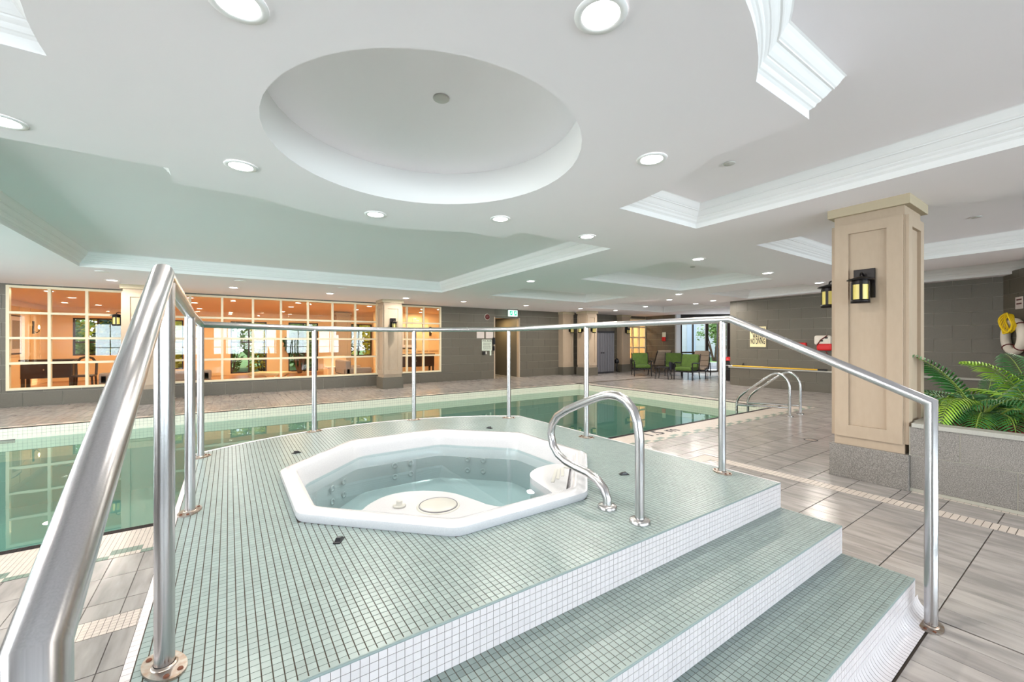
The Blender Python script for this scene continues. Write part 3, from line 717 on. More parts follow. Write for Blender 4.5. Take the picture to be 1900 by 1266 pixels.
# ------------------------------------------------------------ guard rail
rail = empty('steel_guard_rail', (1.32, 2.5, ZP)); tag(rail, 'brushed stainless steel guard rail wrapping round the platform and down beside the steps', 'railing')
posts = [(-.149, 1.504), (-.172, 2.796), (-.185, 4.068), (.711, 4.588), (1.764, 4.599), (2.745, 4.094), (2.797, 2.852), (2.828, 1.558)]
RZ = [1.575, 1.545, 1.535, 1.53, 1.535, 1.545, 1.55, 1.552]
path = [(-.155, .595, 1.10), (-.149, 1.470, 1.585)]+[(x, y, z) for (x, y), z in list(zip(posts, RZ))[1:7]]+[(2.828, 1.50, 1.553), (2.847, .524, 1.10), (2.847, .524, .02)]
path.insert(0, (-.155, .595, .02))
path.insert(3, (-.150, 1.56, 1.575))
b = MB(); b.tube(path, .0255, 24); b.build('handrail', M['steel'], rail, world=True)
def post(x, y, z0, z1, rot=0, r=.0235):
    p = MB(); p.cyl((x, y), r, z0, z1, 24); po_ = p.build('post', M['steel'], rail, world=True)
    f = MB(); el = [(math.cos(2*PI*i/32)*.078, math.sin(2*PI*i/32)*.046) for i in range(32)]
    c, s_ = math.cos(rot), math.sin(rot)
    f.prism([(x+a*c-bb*s_, y+a*s_+bb*c) for a, bb in el], z0, z0+.007)
    f.lathe((x, y, z0+.007), [(.031, 0), (.030, .003), (.025, .006)], 24)
    for q in (-.055, .055):
        for e in (-.016, .016):
            if q < 0 or True: f.lathe((x+q*c-e*s_, y+q*s_+e*c, z0+.007), [(.0075, 0), (.0065, .004), (0, .0045)], 8, 1)
    f.build('base_flange', [M['steel2'], M['rust']], po_, world=True, bevel=.0015)
for (x, y), z in zip(posts, RZ): post(x, y, ZP, z-.01, math.atan2(y-2.2, x-1.32)+PI/2)
post(-.155, .595, 0, .03, PI/2); post(2.847, .524, 0, .03, .1)
# grab rail at the tub
gr_ = empty('curved_grab_rail', (1.70, 1.46, ZP)); tag(gr_, 'curved stainless steel grab rail with two round flanges leaning over the hot tub edge', 'grab rail')
pp = [(1.576, ZP), (1.577, .545), (1.600, .59), (1.648, .625), (1.72, .645), (1.82, .652), (1.91, .665), (1.985, .692), (2.035, .74), (2.055, .81), (2.04, .875), (1.99, .935), (1.90, .985), (1.80, 1.028), (1.70, 1.068), (1.62, 1.098), (1.56, 1.112), (1.50, 1.112), (1.445, 1.092), (1.40, 1.052), (1.372, .99), (1.361, .91), (1.36, .8), (1.36, ZP)]
MB().tube([(1.703, y, z) for y, z in pp], .0235, 20).build('tube', M['steel'], gr_, world=True)
for y in (1.576, 1.36): MB().lathe((1.703, y, ZP), [(.052, 0), (.052, .014), (.048, .019), (.028, .021), (.0235, .023)], 28).build('flange', M['steel'], gr_, world=True)
for (x, y), rz, nm in (((.454, 3.783), .3, 'near the far left corner of the hot tub'), ((.414, 2.007), 1.0, 'in front of the hot tub at the near left'), ((2.253, 3.726), 2.0, 'behind the hot tub by the pool side'), ((2.229, 1.91), 2.6, 'right of the hot tub beyond the grab rail')):
    c = empty('cover_clip', (x, y, ZP), rz); tag(c, 'small black cover latch '+nm, 'clip')
    MB().box(-.032, .032, -.016, .016, 0, .006).build('base', M['blackp'], c, bevel=.002)
    q = MB(); q.add([(-.02, -.013, .006), (.026, -.013, .006), (.026, .013, .006), (-.02, .013, .006), (-.012, -.010, .02), (.014, -.010, .016), (.014, .010, .016), (-.012, .010, .02)], [(0, 1, 5, 4), (1, 2, 6, 5), (2, 3, 7, 6), (3, 0, 4, 7), (4, 5, 6, 7)]); q.build('buckle', M['blackp'], c, bevel=.002)
# pool ladder rails
for X, lab in ((8.64, 'nearer of the two steel pool entry rails curving down into the pool'), (9.097, 'farther of the two steel pool entry rails curving down into the pool')):
    e = empty('pool_entry_rail', (X, 3.48, 0)); tag(e, lab, 'pool rail', 'pool entry rails')
    lp = [(4.455, -.55), (4.455, .12), (4.44, .20), (4.40, .27), (4.32, .35), (3.86, .71), (3.80, .755), (3.73, .79), (3.66, .79), (3.59, .762), (3.53, .70), (3.49, .62), (3.478, .54), (3.478, 0)]
    MB().tube([(X, y, z) for y, z in lp], .0235, 14).build('tube', M['steel'], e, world=True)
    MB().tube([(X, 4.455, .10), (X, 3.478, .16)], .02, 10).build('crossbar', M['steel'], e, world=True)
    MB().lathe((X, 3.478, 0), [(.06, 0), (.06, .014), (.05, .02), (.0235, .024)], 20).build('flange', M['steel'], e, world=True)

# ------------------------------------------------------------ columns with wall lanterns
def column(x0, y0, lab, S_=.622, gran='granite'):
    c = empty('panelled_column', (x0+S_/2, y0+S_/2, 0)); tag(c, lab, 'column', 'panelled columns')
    zt = CZ(y0+S_/2)+.01; k = zt/2.79
    MB().box(x0, x0+S_, y0, y0+S_, 0, .335).build('plinth', M[gran], c, world=True, bevel=.004)
    i = .036
    MB().box(x0+i, x0+S_-i, y0+i, y0+S_-i, .335, zt-.085).build('shaft', M['column'], c, world=True)
    cp = MB(); cp.box(x0-.012, x0+S_+.012, y0-.012, y0+S_+.012, zt-.10, zt); cp.build('cap', M['columncap'], c, world=True, bevel=.003)
    for nx_, ny_ in ((-1, 0), (1, 0), (0, -1), (0, 1)):
        cx, cy = x0+S_/2, y0+S_/2; h = S_/2-i
        n_ = Vector((nx_, ny_, 0)); u_ = Vector((-ny_, nx_, 0)); f = MB()
        hw = .265; iw = .15; z0_, z1_, q0, q1 = .425, 2.60*k, .545, 2.50*k
        def bx(a, e, za, zb):
            cc_ = Vector((cx, cy, (za+zb)/2))+n_*(h+.013)+u_*(a+e)/2; f.obox(cc_, u_*(e-a)/2, n_*.015, Vector((0, 0, (zb-za)/2)))
        bx(-hw, -iw, z0_, z1_); bx(iw, hw, z0_, z1_); bx(-iw, iw, z0_, q0); bx(-iw, iw, q1, z1_)
        f.build('panel_frame', M['column'], c, world=True)
    return c
def lantern(p, n_, lab):
    e = empty('wall_lantern', p, math.atan2(n_[1], n_[0])); tag(e, lab, 'lantern', 'wall lanterns')
    MB().box(0, .018, -.085, .085, -.145, .145).build('back_plate', M['iron'], e, bevel=.003)
    MB().tube([(.015, 0, .06), (.05, 0, .09), (.09, 0, .10), (.12, 0, .085), (.125, 0, .055)], .008, 8).build('arm', M['iron'], e)
    MB().lathe((.125, 0, .03), [(0, .035), (.02, .03), (.105, .002), (.108, -.006), (.07, -.004), (.07, -.02)], 20).build('hood', M['iron'], e)
    ca = MB(); ca.lathe((.125, 0, -.20), [(0, 0), (.076, 0), (.076, .03), (.068, .034)], 20)
    ca.lathe((.125, 0, .0), [(.07, -.02), (.07, .028)], 20)
    for a in range(5):
        t = 2*PI*a/5+.35; ca.obox((.125+.07*math.cos(t), .07*math.sin(t), -.085), (-math.sin(t)*.012, math.cos(t)*.012, 0), (math.cos(t)*.003, math.sin(t)*.003, 0), (0, 0, .09))
    ca.build('cage', M['iron'], e)
    MB().lathe((.125, 0, 0), [(.064, -.175), (.064, -.015)], 20).build('amber_shade', M['amber'], e)
    return e
column(5.245, 1.115, 'large beige panelled column on a speckled grey plinth beside the fern planter')
lantern((5.243+.02, 1.445, 1.98), (-1, 0), 'black lantern on the near face of the large beige column')
lantern((5.56, 1.737-.02, 1.98), (0, 1), 'black lantern on the far side of the large beige column')
column(-1.95, 12.2, 'beige panelled column in front of the window wall, behind the nearest handrail', gran='wall')
column(3.725, 12.2, 'beige panelled column in front of the window wall, near its right end', gran='wall')
column(12.0, 12.2, 'beige panelled column beside the grey storage cabinet', gran='wall')
lantern((-1.93, 12.5, 1.95), (-1, 0), 'black lantern on the column behind the nearest handrail, seen against the warm windows')
lantern((4.036, 12.22, 1.95), (0, -1), 'black lantern on the front of the column by the window wall')
lantern((12.31, 12.22, 1.95), (0, -1), 'black lantern on the front of the column beside the storage cabinet')
lantern((12.02, 12.5, 1.95), (-1, 0), 'black lantern on the left side of the column beside the storage cabinet')
def pilaster(x0, lab):
    c = empty('panelled_pilaster', (x0+.3, WY-.1, 0)); tag(c, lab, 'pilaster', 'panelled pilasters')
    zt = CZ(13.2)
    MB().box(x0, x0+.62, WY-.32, WY-.005, 0, .335).build('plinth', M['wall'], c, world=True); MB().box(x0+.02, x0+.6, WY-.3, WY-.005, .335, zt-.08).build('shaft', M['column'], c, world=True)
    MB().box(x0-.01, x0+.63, WY-.33, WY-.005, zt-.1, zt).build('cap', M['columncap'], c, world=True)
    f = MB()
    for a, e, q, r_ in ((.06, .17, .42, 2.4), (.45, .56, .42, 2.4), (.17, .45, .42, .55), (.17, .45, 2.3, 2.4)): f.box(x0+a, x0+e, WY-.318, WY-.3, q, r_)
    f.build('panel_frame', M['column'], c, world=True)
pilaster(11.45, 'beige panelled pilaster on the back wall, left of the free standing far column'); pilaster(15.05, 'beige panelled pilaster on the back wall, right of the grey storage cabinet')
lantern((11.85, WY-.318, 1.95), (0, -1), 'black lantern on the pilaster left of the far column')
lantern((15.36, WY-.318, 1.95), (0, -1), 'black lantern on the pilaster right of the grey storage cabinet')

# ------------------------------------------------------------ planter with ferns
pl_ = empty('stone_clad_planter', (6.5, 0, 0)); tag(pl_, 'long planter clad in speckled grey tiles with pale stone cap, beside the large column', 'planter')
PXF = 5.285
MB().box(PXF-.004, 7.9, -2.6, 1.12, .0, .5).box(PXF-.004, PXF+.1, -2.6, 1.12, .5, .6).build('core', M['grout_light'], pl_, world=True)
for z0_, z1_, off in ((.03, .335, .645), (.341, .60, .323)):
    y = 1.115
    first = True
    while y > -2.6:
        ln = off if first else .62; first = False
        a = max(-2.6, y-ln); MB().box(PXF-.010, PXF+.012, a+.004, y-.004, z0_, z1_).build('cladding_tile', M['granite'], pl_, world=True, bevel=.002); y = a
b = MB(); b.box(PXF-.03, PXF+.13, -2.6, 1.10, .60, .64); b.box(7.78, 7.93, -2.6, 1.12, .60, .64); b.box(PXF+.13, 7.78, .98, 1.12, .60, .64); b.box(PXF+.10, PXF+.13, -2.6, 1.0, .5, .60); b.build('stone_cap', M['cap'], pl_, world=True, bevel=.004)
MB().box(5.87, 7.92, 1.0, 1.12, 0, .6).build('end_wall', M['granite'], pl_, world=True)
MB().box(PXF+.13, 7.8, -2.6, 1.0, .50, .575).build('soil', M['soil'], pl_, world=True)
b = MB(); rnd = random.Random(3)
for _ in range(5200):
    x, y, z = rnd.uniform(PXF+.15, 7.7), rnd.uniform(-.9, .96), .578+rnd.uniform(0, .028); a = rnd.uniform(0, PI); l_ = rnd.uniform(.02, .05)
    b.obox((x, y, z), (math.cos(a)*l_/2, math.sin(a)*l_/2, rnd.uniform(-.008, .008)), (-math.sin(a)*.006, math.cos(a)*.006, 0), (0, 0, .003))
tag(b.build('mulch_chips', M['mulch'], pl_, world=True), kind='stuff')
def frond(L, droop, wd, rs):
    """palm frond along +X rising then drooping; returns mesh builder, material 0 leaf 1 stem"""
    q = MB(); n = 34; pts = []; th = math.radians(78-12*droop); x = z = 0; st = L/n
    for i in range(n+1):
        pts.append(Vector((x, 0, z))); th -= droop*(.5+1.6*i/n)/n; x += math.cos(th)*st; z += math.sin(th)*st
    q.tube(pts, lambda t: .006*(1-t)+.0012, 5, 1)
    for i in range(9, n+1):
        t = (i-9)/(n-9); ll = wd*(math.sin(PI*min(1, .18+t*.82))**.6)*(1-.35*t); d = (pts[i]-pts[i-1]).normalized()
        up = Vector((0, 1, 0)).cross(d); up = -up if up.z < 0 else up
        for s in (-1, 1):
            side = Vector((0, s, 0)); dv = (side*.84+d*(.52+.5*t)-up*rs.uniform(.02, .1)).normalized()
            a = pts[i]; w_ = .0085
            P0 = a; P1 = a+dv*ll*.45+up*.008; P2 = a+dv*ll*.8-up*.012; P3 = a+dv*ll-up*.05*(ll/.15)*rs.uniform(.6, 1.2)
            wv = (d*w_); q.add([P0-wv*.4, P0+wv*.4, P1-wv, P1+wv, P2-wv*.8, P2+wv*.8, P3], [(0, 1, 3, 2), (2, 3, 5, 4), (4, 5, 6)], 0, True)
    return q
rs = random.Random(11)
FS = 1.3
FR = [frond(.95, 1.0, .17, rs), frond(.85, 1.9, .17, rs), frond(.75, 2.6, .16, rs), frond(.62, 2.2, .15, rs)]
def fern(p, rz, lab, n_, lime, seed, sc=1):
    e = empty('potted_fern', p, rz); tag(e, lab, 'fern', 'ferns in the planter'); r2 = random.Random(seed)
    ms = {}
    for i in range(n_):
        k = (0 if i < 3 else r2.choice([1, 1, 2, 2, 3])); li = 1 if i in lime else 0
        if (k, li) not in ms: ms[(k, li)] = FR[k].mesh('frond', [M['leaf2' if li else 'leaf1'], M['stem']])
        o = put('frond', ms[(k, li)], (r2.uniform(-.03, .03), r2.uniform(-.03, .03), 0), e, i*2.399+r2.uniform(-.3, .3))
        s_ = FS*sc*r2.uniform(.8, 1.1); o.scale = (s_, s_, s_); o.rotation_euler.x = r2.uniform(-.15, .15)
fern((6.2, .78, .575), 2.4, 'dark green fern in the planter, next to the large column', 22, (3, 8, 13, 17), 5, .95)
fern((6.5, .42, .575), .5, 'lime green fern in the planter, nearest the right edge of the photo', 20, (1, 3, 4, 6, 7, 9, 10, 12), 9, .95)
fern((6.9, .98-.1, .575), 1.5, 'small dark fern at the back of the planter, between the other two', 10, (4,), 21, .8)

# ------------------------------------------------------------ ceiling lights
def downlight(x, y, first=[None, None]):
    if first[0] is None:
        e = empty('recessed_downlight', (0, 0, 0))
        MB().lathe((0, 0, 0), [(.112, 0), (.11, -.006), (.085, -.008), (.078, -.004)], 32).build('trim_ring', M['trimw'], e)
        q = MB(); q.add([(.08*math.cos(2*PI*i/32), .08*math.sin(2*PI*i/32), -.005) for i in range(32)], [tuple(reversed(range(32)))]); q.build('diffuser', M['lamp'], e)
        first[0] = e; o = e
    else: o = copy_tree(first[0])
    o.location = (x, y, CZ(y)); 
    ld = first[1]
    if ld is None:
        ld = bpy.data.lights.new('downlight', 'AREA'); ld.shape = 'DISK'; ld.size = .16; ld.energy = DOWNLIGHT_W; ld.color = (1, .93, .84); first[1] = ld
    lo = bpy.data.objects.new('downlight_lamp', ld); COL.objects.link(lo); lo.location = (x, y, CZ(y)-.03)
    return o
DL = [(.03, 2.02, 'at the top edge of the photo, left of the domed recess'), (1.30, 1.24, 'at the top of the photo, right above the domed recess'), (-1.15, 3.86, 'at the far left edge of the photo'), (.075, 3.82, 'left of the domed recess'),
 (2.63, 1.99, 'right of the domed recess'), (1.28, 4.44, 'between the domed recess and the curved soffit edge'), (2.47, 3.85, 'below right of the domed recess'), (3.81, 3.87, 'just right of the curved soffit, first along the beam'),
 (6.35, 3.9, 'second along the beam toward the large column'), (8.78, 3.93, 'third along the beam, just left of the large column'), (11.2, 3.9, 'in the beam beyond the large column')]
for x, y, l in DL: tag(downlight(x, y), 'round white recessed downlight '+l, 'downlight', 'recessed downlights')
FD = [(-1.98, 11.65), (.09, 11.65), (2.18, 11.65), (4.22, 11.63), (6.1, 11.65), (8.55, 11.67), (11.1, 11.64)]
on = ['left of the column behind the handrail', 'first to the right of the column behind the handrail', 'second to the right of the column behind the handrail', 'in front of the column near the window wall end', 'above the wall just right of the windows', 'in front of the doorway and exit sign', 'just left of the far column']
for (x, y), l in zip(FD, on): tag(downlight(x, y), 'recessed downlight in the far soffit, '+l, 'downlight', 'recessed downlights')
for (x, y), l in zip([(12.9, 11.5), (12.6, 9.8), (11.3, 7.9), (13.2, 8.2), (12.8, 7.35)], ['just right of the far column', 'in front of the big ceiling recess', 'nearest the pool corner', 'in front of the glass wall', 'by the end of the right wall']):
    tag(downlight(x, y), 'recessed downlight above the seating, '+l, 'downlight', 'recessed downlights')
for x, y in ((-4.5, 7), (-4.5, 11.6), (-4.5, 1), (5.4, -1.5), (8.6, -1.5), (5.4, 7.2), (10.3, .5), (10.3, 6.9)): tag(downlight(x, y), 'recessed downlight beyond the photo, %s' % {(-4.5, 7): 'left of the pool', (-4.5, 11.6): 'far left corner', (-4.5, 1): 'near left corner', (5.4, -1.5): 'above the near end of the planter', (8.6, -1.5): 'behind the planter', (5.4, 7.2): 'in the middle pool beam', (10.3, .5): 'by the angled wall', (10.3, 6.9): 'by the pool corner'}[(x, y)], 'downlight', 'downlights beyond the photo')
def disc(x, y, r, lab, z=None, nm='sprinkler_cover', m='disc'):
    o = MB().lathe((0, 0, 0), [(r, 0), (r, -.006), (r*.9, -.010), (0, -.012)], 24).build(nm, M[m]); o.location = (x, y, CZ(y) if z is None else z); tag(o, lab, 'ceiling disc')
disc(1.20, 2.62, .055, 'grey sprinkler cover disc in the middle of the domed recess', CZ(2.6)+.298)
disc(3.25, 4.65, .05, 'small grey sprinkler disc in the pool recess just past the soffit corner', CZ(4.65)+.243)
disc(3.75, 2.0, .05, 'small grey sprinkler disc in the near right ceiling recess', CZ(2)+.243)
disc(8.1, 5.1, .05, 'small grey sprinkler disc in the ceiling recess left of the large column', CZ(5.1)+.243)
disc(8.07, 1.06, .05, 'small grey sprinkler disc right of the large column', CZ(1.06)+.243)
for x, l in ((-1.9, 'leftmost, above the column behind the handrail'), (.19, 'above the middle of the long windows'), (2.22, 'left of the column near the window wall end'), (4.4, 'below the corner of the long cornice'), (6.35, 'above the wall right of the windows'), (8.5, 'nearest the doorway')):
    disc(x, 10.4, .10, 'white round ceiling speaker, '+l, nm='ceiling_speaker', m='trimw')

# ------------------------------------------------------------ things on the walls
def flat_on_back(name, x0, x1, z0, z1, mt, lab, cat, t=.012, Y=None, group=None):
    Y = WY if Y is None else Y
    e = empty(name, ((x0+x1)/2, Y-.008, (z0+z1)/2)); tag(e, lab, cat, group)
    MB().box(-(x1-x0)/2, (x1-x0)/2, -t, 0, -(z1-z0)/2, (z1-z0)/2).build('board', mt, e); return e
ex = empty('exit_sign', (8.97, WY-.25, 2.63)); tag(ex, 'white and green running man exit sign hanging above the tiled doorway', 'exit sign')
MB().box(-.20, .20, -.03, .03, -.27, -.02).build('housing', M['exitw'], ex, bevel=.004); MB().box(-.22, .22, -.04, .04, -.03, .0).build('bracket', M['redk'], ex)
for sx in (-.10, .10): MB().box(sx-.06, sx+.06, -.033, -.03, -.235, -.06).build('pictogram', M['exitg'], ex)
q = MB(); q.obox((.0, -.034, -.145), (.008, 0, 0), (0, .002, 0), (0, 0, .03))
for sx in (-.10, .10):
    q.lathe((sx+.015, -.034, -.09), [(0, .012), (.012, .0), (0, -.012)], 8); q.bar((sx+.01, -.034, -.105), (sx-.01, -.034, -.15), .002, .02); q.bar((sx-.01, -.034, -.15), (sx+.03, -.034, -.17), .002, .014); q.bar((sx-.01, -.034, -.15), (sx-.035, -.034, -.21), .002, .014); q.bar((sx+.01, -.034, -.115), (sx+.04, -.034, -.14), .002, .012)
q.build('running_figure', M['exitw'], ex)
al = empty('fire_bell', (7.97, WY-.01, 2.32)); tag(al, 'round dark red fire bell high on the wall left of the doorway', 'alarm bell')
o = MB().lathe((0, 0, 0), [(.10, 0), (.10, .03), (.085, .05), (.04, .06), (0, .06)], 24).build('bell', M['redk'], al); o.rotation_euler = (PI/2, 0, 0)
o = MB().lathe((0, 0, 0), [(.115, 0), (.115, .012), (.10, .014)], 24).build('ring', M['whitep'], al); o.rotation_euler = (PI/2, 0, 0)
for x, l in ((7.68, 'left'), (8.07, 'right')):
    n1 = flat_on_back('paper_notice', x-.155, x+.155, 1.52, 1.76, M['paper'], 'small white paper notice, %s one of the pair beside the doorway' % l, 'notice')
    q = MB()
    for k in range(7): q.box(-.12, .12-.05*(k % 3), -.0135, -.012, .075-k*.026, .079-k*.026)
    q.build('print', M['disc'], n1)
n2 = flat_on_back('rules_poster', 7.74, 8.17, 1.06, 1.47, M['posterw'], 'white poster of black printed pool rules below the two notices', 'poster')
q = MB()
for k in range(9):
    z = .09-k*.03
    xx = -.17; r9 = random.Random(k)
    while xx < .15: l_ = r9.uniform(.02, .06); q.box(xx, min(xx+l_, .17), -.0135, -.012, z-.006, z+.006); xx += l_+.012
q.build('print', M['ink'], n2)
try: put('heading', text_mesh('POOL RULES', .075, M['ink'], .9, .0008, .002), (0, -.0135, .155), n2).rotation_euler = (PI/2, 0, 0)
except Exception: pass
ph = empty('wall_telephone', (8.245, WY-.03, 1.42)); tag(ph, 'black emergency telephone handset on the wall at the doorway edge', 'telephone')
MB().box(-.04, .04, -.05, .022, -.13, .13).build('body', M['blackp'], ph, bevel=.01); MB().tube([(.0, -.06, .12), (0, -.075, .05), (0, -.075, -.06), (0, -.06, -.12)], .018, 8).build('handset', M['blackp'], ph)
MB().box(-.03, .03, -.03, .022, -.36, -.19).build('switch_box', M['blackp'], ph)
sb = empty('wall_switches', (7.9, WY-.01, .98)); tag(sb, 'black outlet box and small switches below the rules poster', 'outlet')
MB().box(-.14, -.05, -.05, 0, -.07, .05).build('outlet', M['blackp'], sb, bevel=.006); MB().box(.0, .05, -.02, 0, -.05, .05).build('switch', M['disc'], sb); MB().box(.18, .24, -.02, 0, -.10, .10).build('conduit', M['posterw'], sb)
# right wall: warning sign, ring buoy, rescue tube, pole
sg = empty('shallow_water_sign', (RX-.012, 6.33, 1.545), PI/2); sg.rotation_euler = (0, 0, -PI/2); tag(sg, 'cream sign reading SHALLOW WATER NO DIVING on the grey tiled right wall', 'sign')
MB().box(-.235, .235, -.012, 0, -.315, .315).build('board', M['signc'], sg, bevel=.002)
for s_, z, xs in (('SHALLOW', .195, .66), ('WATER', .03, .70), ('NO DIVING', -.135, .46)):
    tm = text_mesh(s_, .19, M['ink'], 1, .001, .004); wd_ = max(v.co.x for v in tm.vertices)-min(v.co.x for v in tm.vertices); k_ = {'SHALLOW': .40, 'WATER': .31, 'NO DIVING': .42}[s_]/wd_
    for v in tm.vertices: v.co.x *= k_
    t_ = put('lettering', tm, (0, -.013, z-.01), sg); t_.rotation_euler = (PI/2, 0, 0); t_.scale = (1, 1.22, 1)
fb = empty('red_first_aid_pouch', (RX-.06, 5.22, 1.27)); tag(fb, 'red padded pouch hung on the right wall between the sign and the rescue float', 'pouch')
MB().box(-.05, .05, -.22, .22, -.07, .10).build('pouch', M['red'], fb, bevel=.03)
rb = empty('rescue_float', (RX-.09, 4.60, 1.30)); tag(rb, 'red and cream rescue float hanging on the right wall, half hidden by the large column', 'rescue float')
q = MB(); q.obox((0, 0, .14), (.06, 0, 0), (0, .20, 0), (0, 0, .13)); q.build('cream_body', M['whitep'], rb, bevel=.05)
q = MB(); q.obox((-.01, -.04, -.05), (.06, 0, 0), (0, .18, 0), (0, 0, .10)); q.build('red_body', M['red'], rb, bevel=.05)
MB().tube([(-.07, .12, -.0), (-.075, .02, .15), (-.07, -.12, .26)], .015, 8).build('strap', M['redk'], rb)
q = MB(); q.box(-.066, -.055, -.02, .06, .10, .14); q.box(-.066, -.055, -.13, -.06, .18, .22); q.build('grip_slot', M['ink'], rb)
MB().tube([(0, -.06, -.15), (0, -.12, -.30), (0, -.2, -.42)], .012, 8).build('tow_line', M['redk'], rb)
yp = empty('yellow_pool_pole', (RX-.15, 5.7, .62)); tag(yp, 'long yellow pool pole with black grip lying along the wall ledge', 'pole')
MB().tube([(-.0, 1.35, .0), (0, -1.0, .0)], .02, 12).build('tube', M['yellow'], yp); MB().tube([(0, -1.0, 0), (0, -1.22, 0)], .023, 12).build('grip', M['blackp'], yp); MB().tube([(0, 1.35, 0), (0, 1.75, 0)], .013, 8).build('inner_tube', M['steel'], yp)
q = empty('black_spring_clamp', (RX-.06, 6.75, .60)); tag(q, 'small black spring clamp standing on the wall ledge', 'clamp')
MB().tube([(0, -.05, .0), (0, 0, .10), (0, .05, .0)], .012, 6).build('jaw', M['blackp'], q); MB().lathe((0, 0, .10), [(.0, -.02), (.02, 0), (0, .02)], 8).build('pivot', M['blackp'], q)
vc = empty('pool_vacuum_head', at(1352, 14.9)); tag(vc, 'red and black pool vacuum with looped blue hose beside the glass wall', 'pool vacuum')
MB().box(-.16, .16, -.16, .16, .35, .72).build('canister', M['blackp'], vc, bevel=.04); MB().lathe((0, 0, .72), [(.2, 0), (.2, .06), (.12, .12), (0, .13)], 16).build('lid', M['red'], vc); MB().box(-.14, .14, -.14, .14, .0, .35).build('stand', M['chairm'], vc)
MB().tube([(0, 0, .5)]+[(.22*math.cos(a)*.9, -.1-.1*math.cos(a), .32+.3*math.sin(a)) for a in [k*PI/8-PI/2 for k in range(9)]], .022, 8).build('hose', M['navy'], vc)
# life ring with yellow rope on the angled corner wall
lc = Vector((RX, 1.4, 0))+dd*.62; lr = empty('life_ring', (lc.x+nn.x*.09, lc.y+nn.y*.09, 1.50)); lr.rotation_euler = (0, 0, math.atan2(nn.y, nn.x)); tag(lr, 'cream life ring with coiled yellow rope on the angled wall above the ferns', 'life ring')
def ring_pts(R, n=28, z=0, ph=0): return [(0, R*math.cos(2*PI*i/n+ph), R*math.sin(2*PI*i/n+ph)+z) for i in range(n)]
MB().tube(ring_pts(.30), .075, 12, closed=True).build('ring', M['whitep'], lr)
for a_ in range(4):
    a = PI/4+a_*PI/2; MB().tube([(.08*math.cos(t), (.30+.085*math.sin(t))*math.cos(a), (.30+.085*math.sin(t))*math.sin(a)) for t in [k*PI/6 for k in range(12)]], .012, 6, closed=True).build('band', M['redk'], lr)
q = MB()
for k in range(7): q.tube([(.09+.012*k+.02*math.sin(3*t+k), .12+(.17+.01*k)*math.cos(t)*.9, .26+.19*math.sin(t)*(.9+.03*k)) for t in [j*2*PI/22 for j in range(22)]], .013, 6, closed=True)
q.build('rope_coil', M['rope'], lr)
n3 = empty('small_wall_notice', (lc.x+nn.x*.01-dd.x*.0, lc.y+nn.y*.01, 2.17)); n3.rotation_euler = (0, 0, math.atan2(nn.y, nn.x)); tag(n3, 'small white notice above the life ring', 'notice')
MB().box(0, .008, -.13, .13, -.12, .12).build('board', M['paper'], n3); q = MB()
for k in range(2): q.box(.008, .0095, -.09, .09, .05-.08*k, .08-.08*k)
q.build('print', M['redk'], n3)
fx = empty('fire_alarm_station', (17.13, 12.25, 1.62)); tag(fx, 'small white and red fire alarm pull station on the far grey wall', 'alarm')
MB().box(-.03, 0, -.09, .09, .0, .22).build('plate', M['posterw'], fx); MB().box(-.06, 0, -.09, .09, -.2, .0).build('pull_station', M['red'], fx, bevel=.008)
dr = empty('floor_drain', (6.83, 2.48, 0)); tag(dr, 'small round dark drain ring in the planked floor left of the large column', 'drain')
MB().lathe((0, 0, 0), [(.085, .0005), (.085, .003), (.07, .003), (.07, .0008)], 28).build('rim', M['ink'], dr); MB().lathe((0, 0, 0), [(.068, .001), (0, .001)], 28).build('grate', M['steel2'], dr)

# ------------------------------------------------------------ storage cabinet and brush
cb = empty('storage_cabinet', (13.55, WY-.28, 0)); tag(cb, 'tall grey two-door storage cabinet with ribbed doors and black top', 'cabinet')
cw_ = 1.46
MB().box(-cw_/2, cw_/2, -.22, .26, .05, 1.80).build('body', M['cabinet'], cb); MB().box(-cw_/2-.02, cw_/2+.02, -.27, .26, 1.80, 1.87).build('top', M['dark'], cb); MB().box(-cw_/2, cw_/2, -.22, .24, 0, .05).build('base', M['dark'], cb)
for s_ in (-1, 1):
    q = MB(); q.box(min(0, s_*cw_/2)+.004, max(0, s_*cw_/2)-.004, -.24, -.22, .06, 1.79)
    dq = q.build('door', M['dark'], cb)
    q = MB()
    for k in range(7):
        x = s_*(.05+k*(cw_/2-.08)/6); q.box(x-.044, x+.044, -.252, -.24, .07, 1.78)
    q.build('rib', M['cabinet'], dq); MB().box(s_*.07-.04, s_*.07+.04, -.275, -.25, .88, .93).build('handle', M['dark'], dq)
bk = empty('wall_hose_reel', (14.62, WY-.40, 0)); tag(bk, 'black hose and nozzle bundle leaning between the cabinet and the pilaster', 'hose')
MB().tube([(.0, 0, .02), (-.05, -.03, .25), (.04, 0, .5), (0, 0, .62)], .03, 8).build('hose', M['blackp'], bk); MB().lathe((0, 0, .5), [(.0, -.12), (.09, -.08), (.1, .02), (.05, .12), (0, .14)], 10).build('nozzle', M['blackp'], bk); MB().tube([(-.14, -.08, .01), (0, 0, .03), (.12, -.1, .01)], .015, 6).build('foot', M['blackp'], bk)

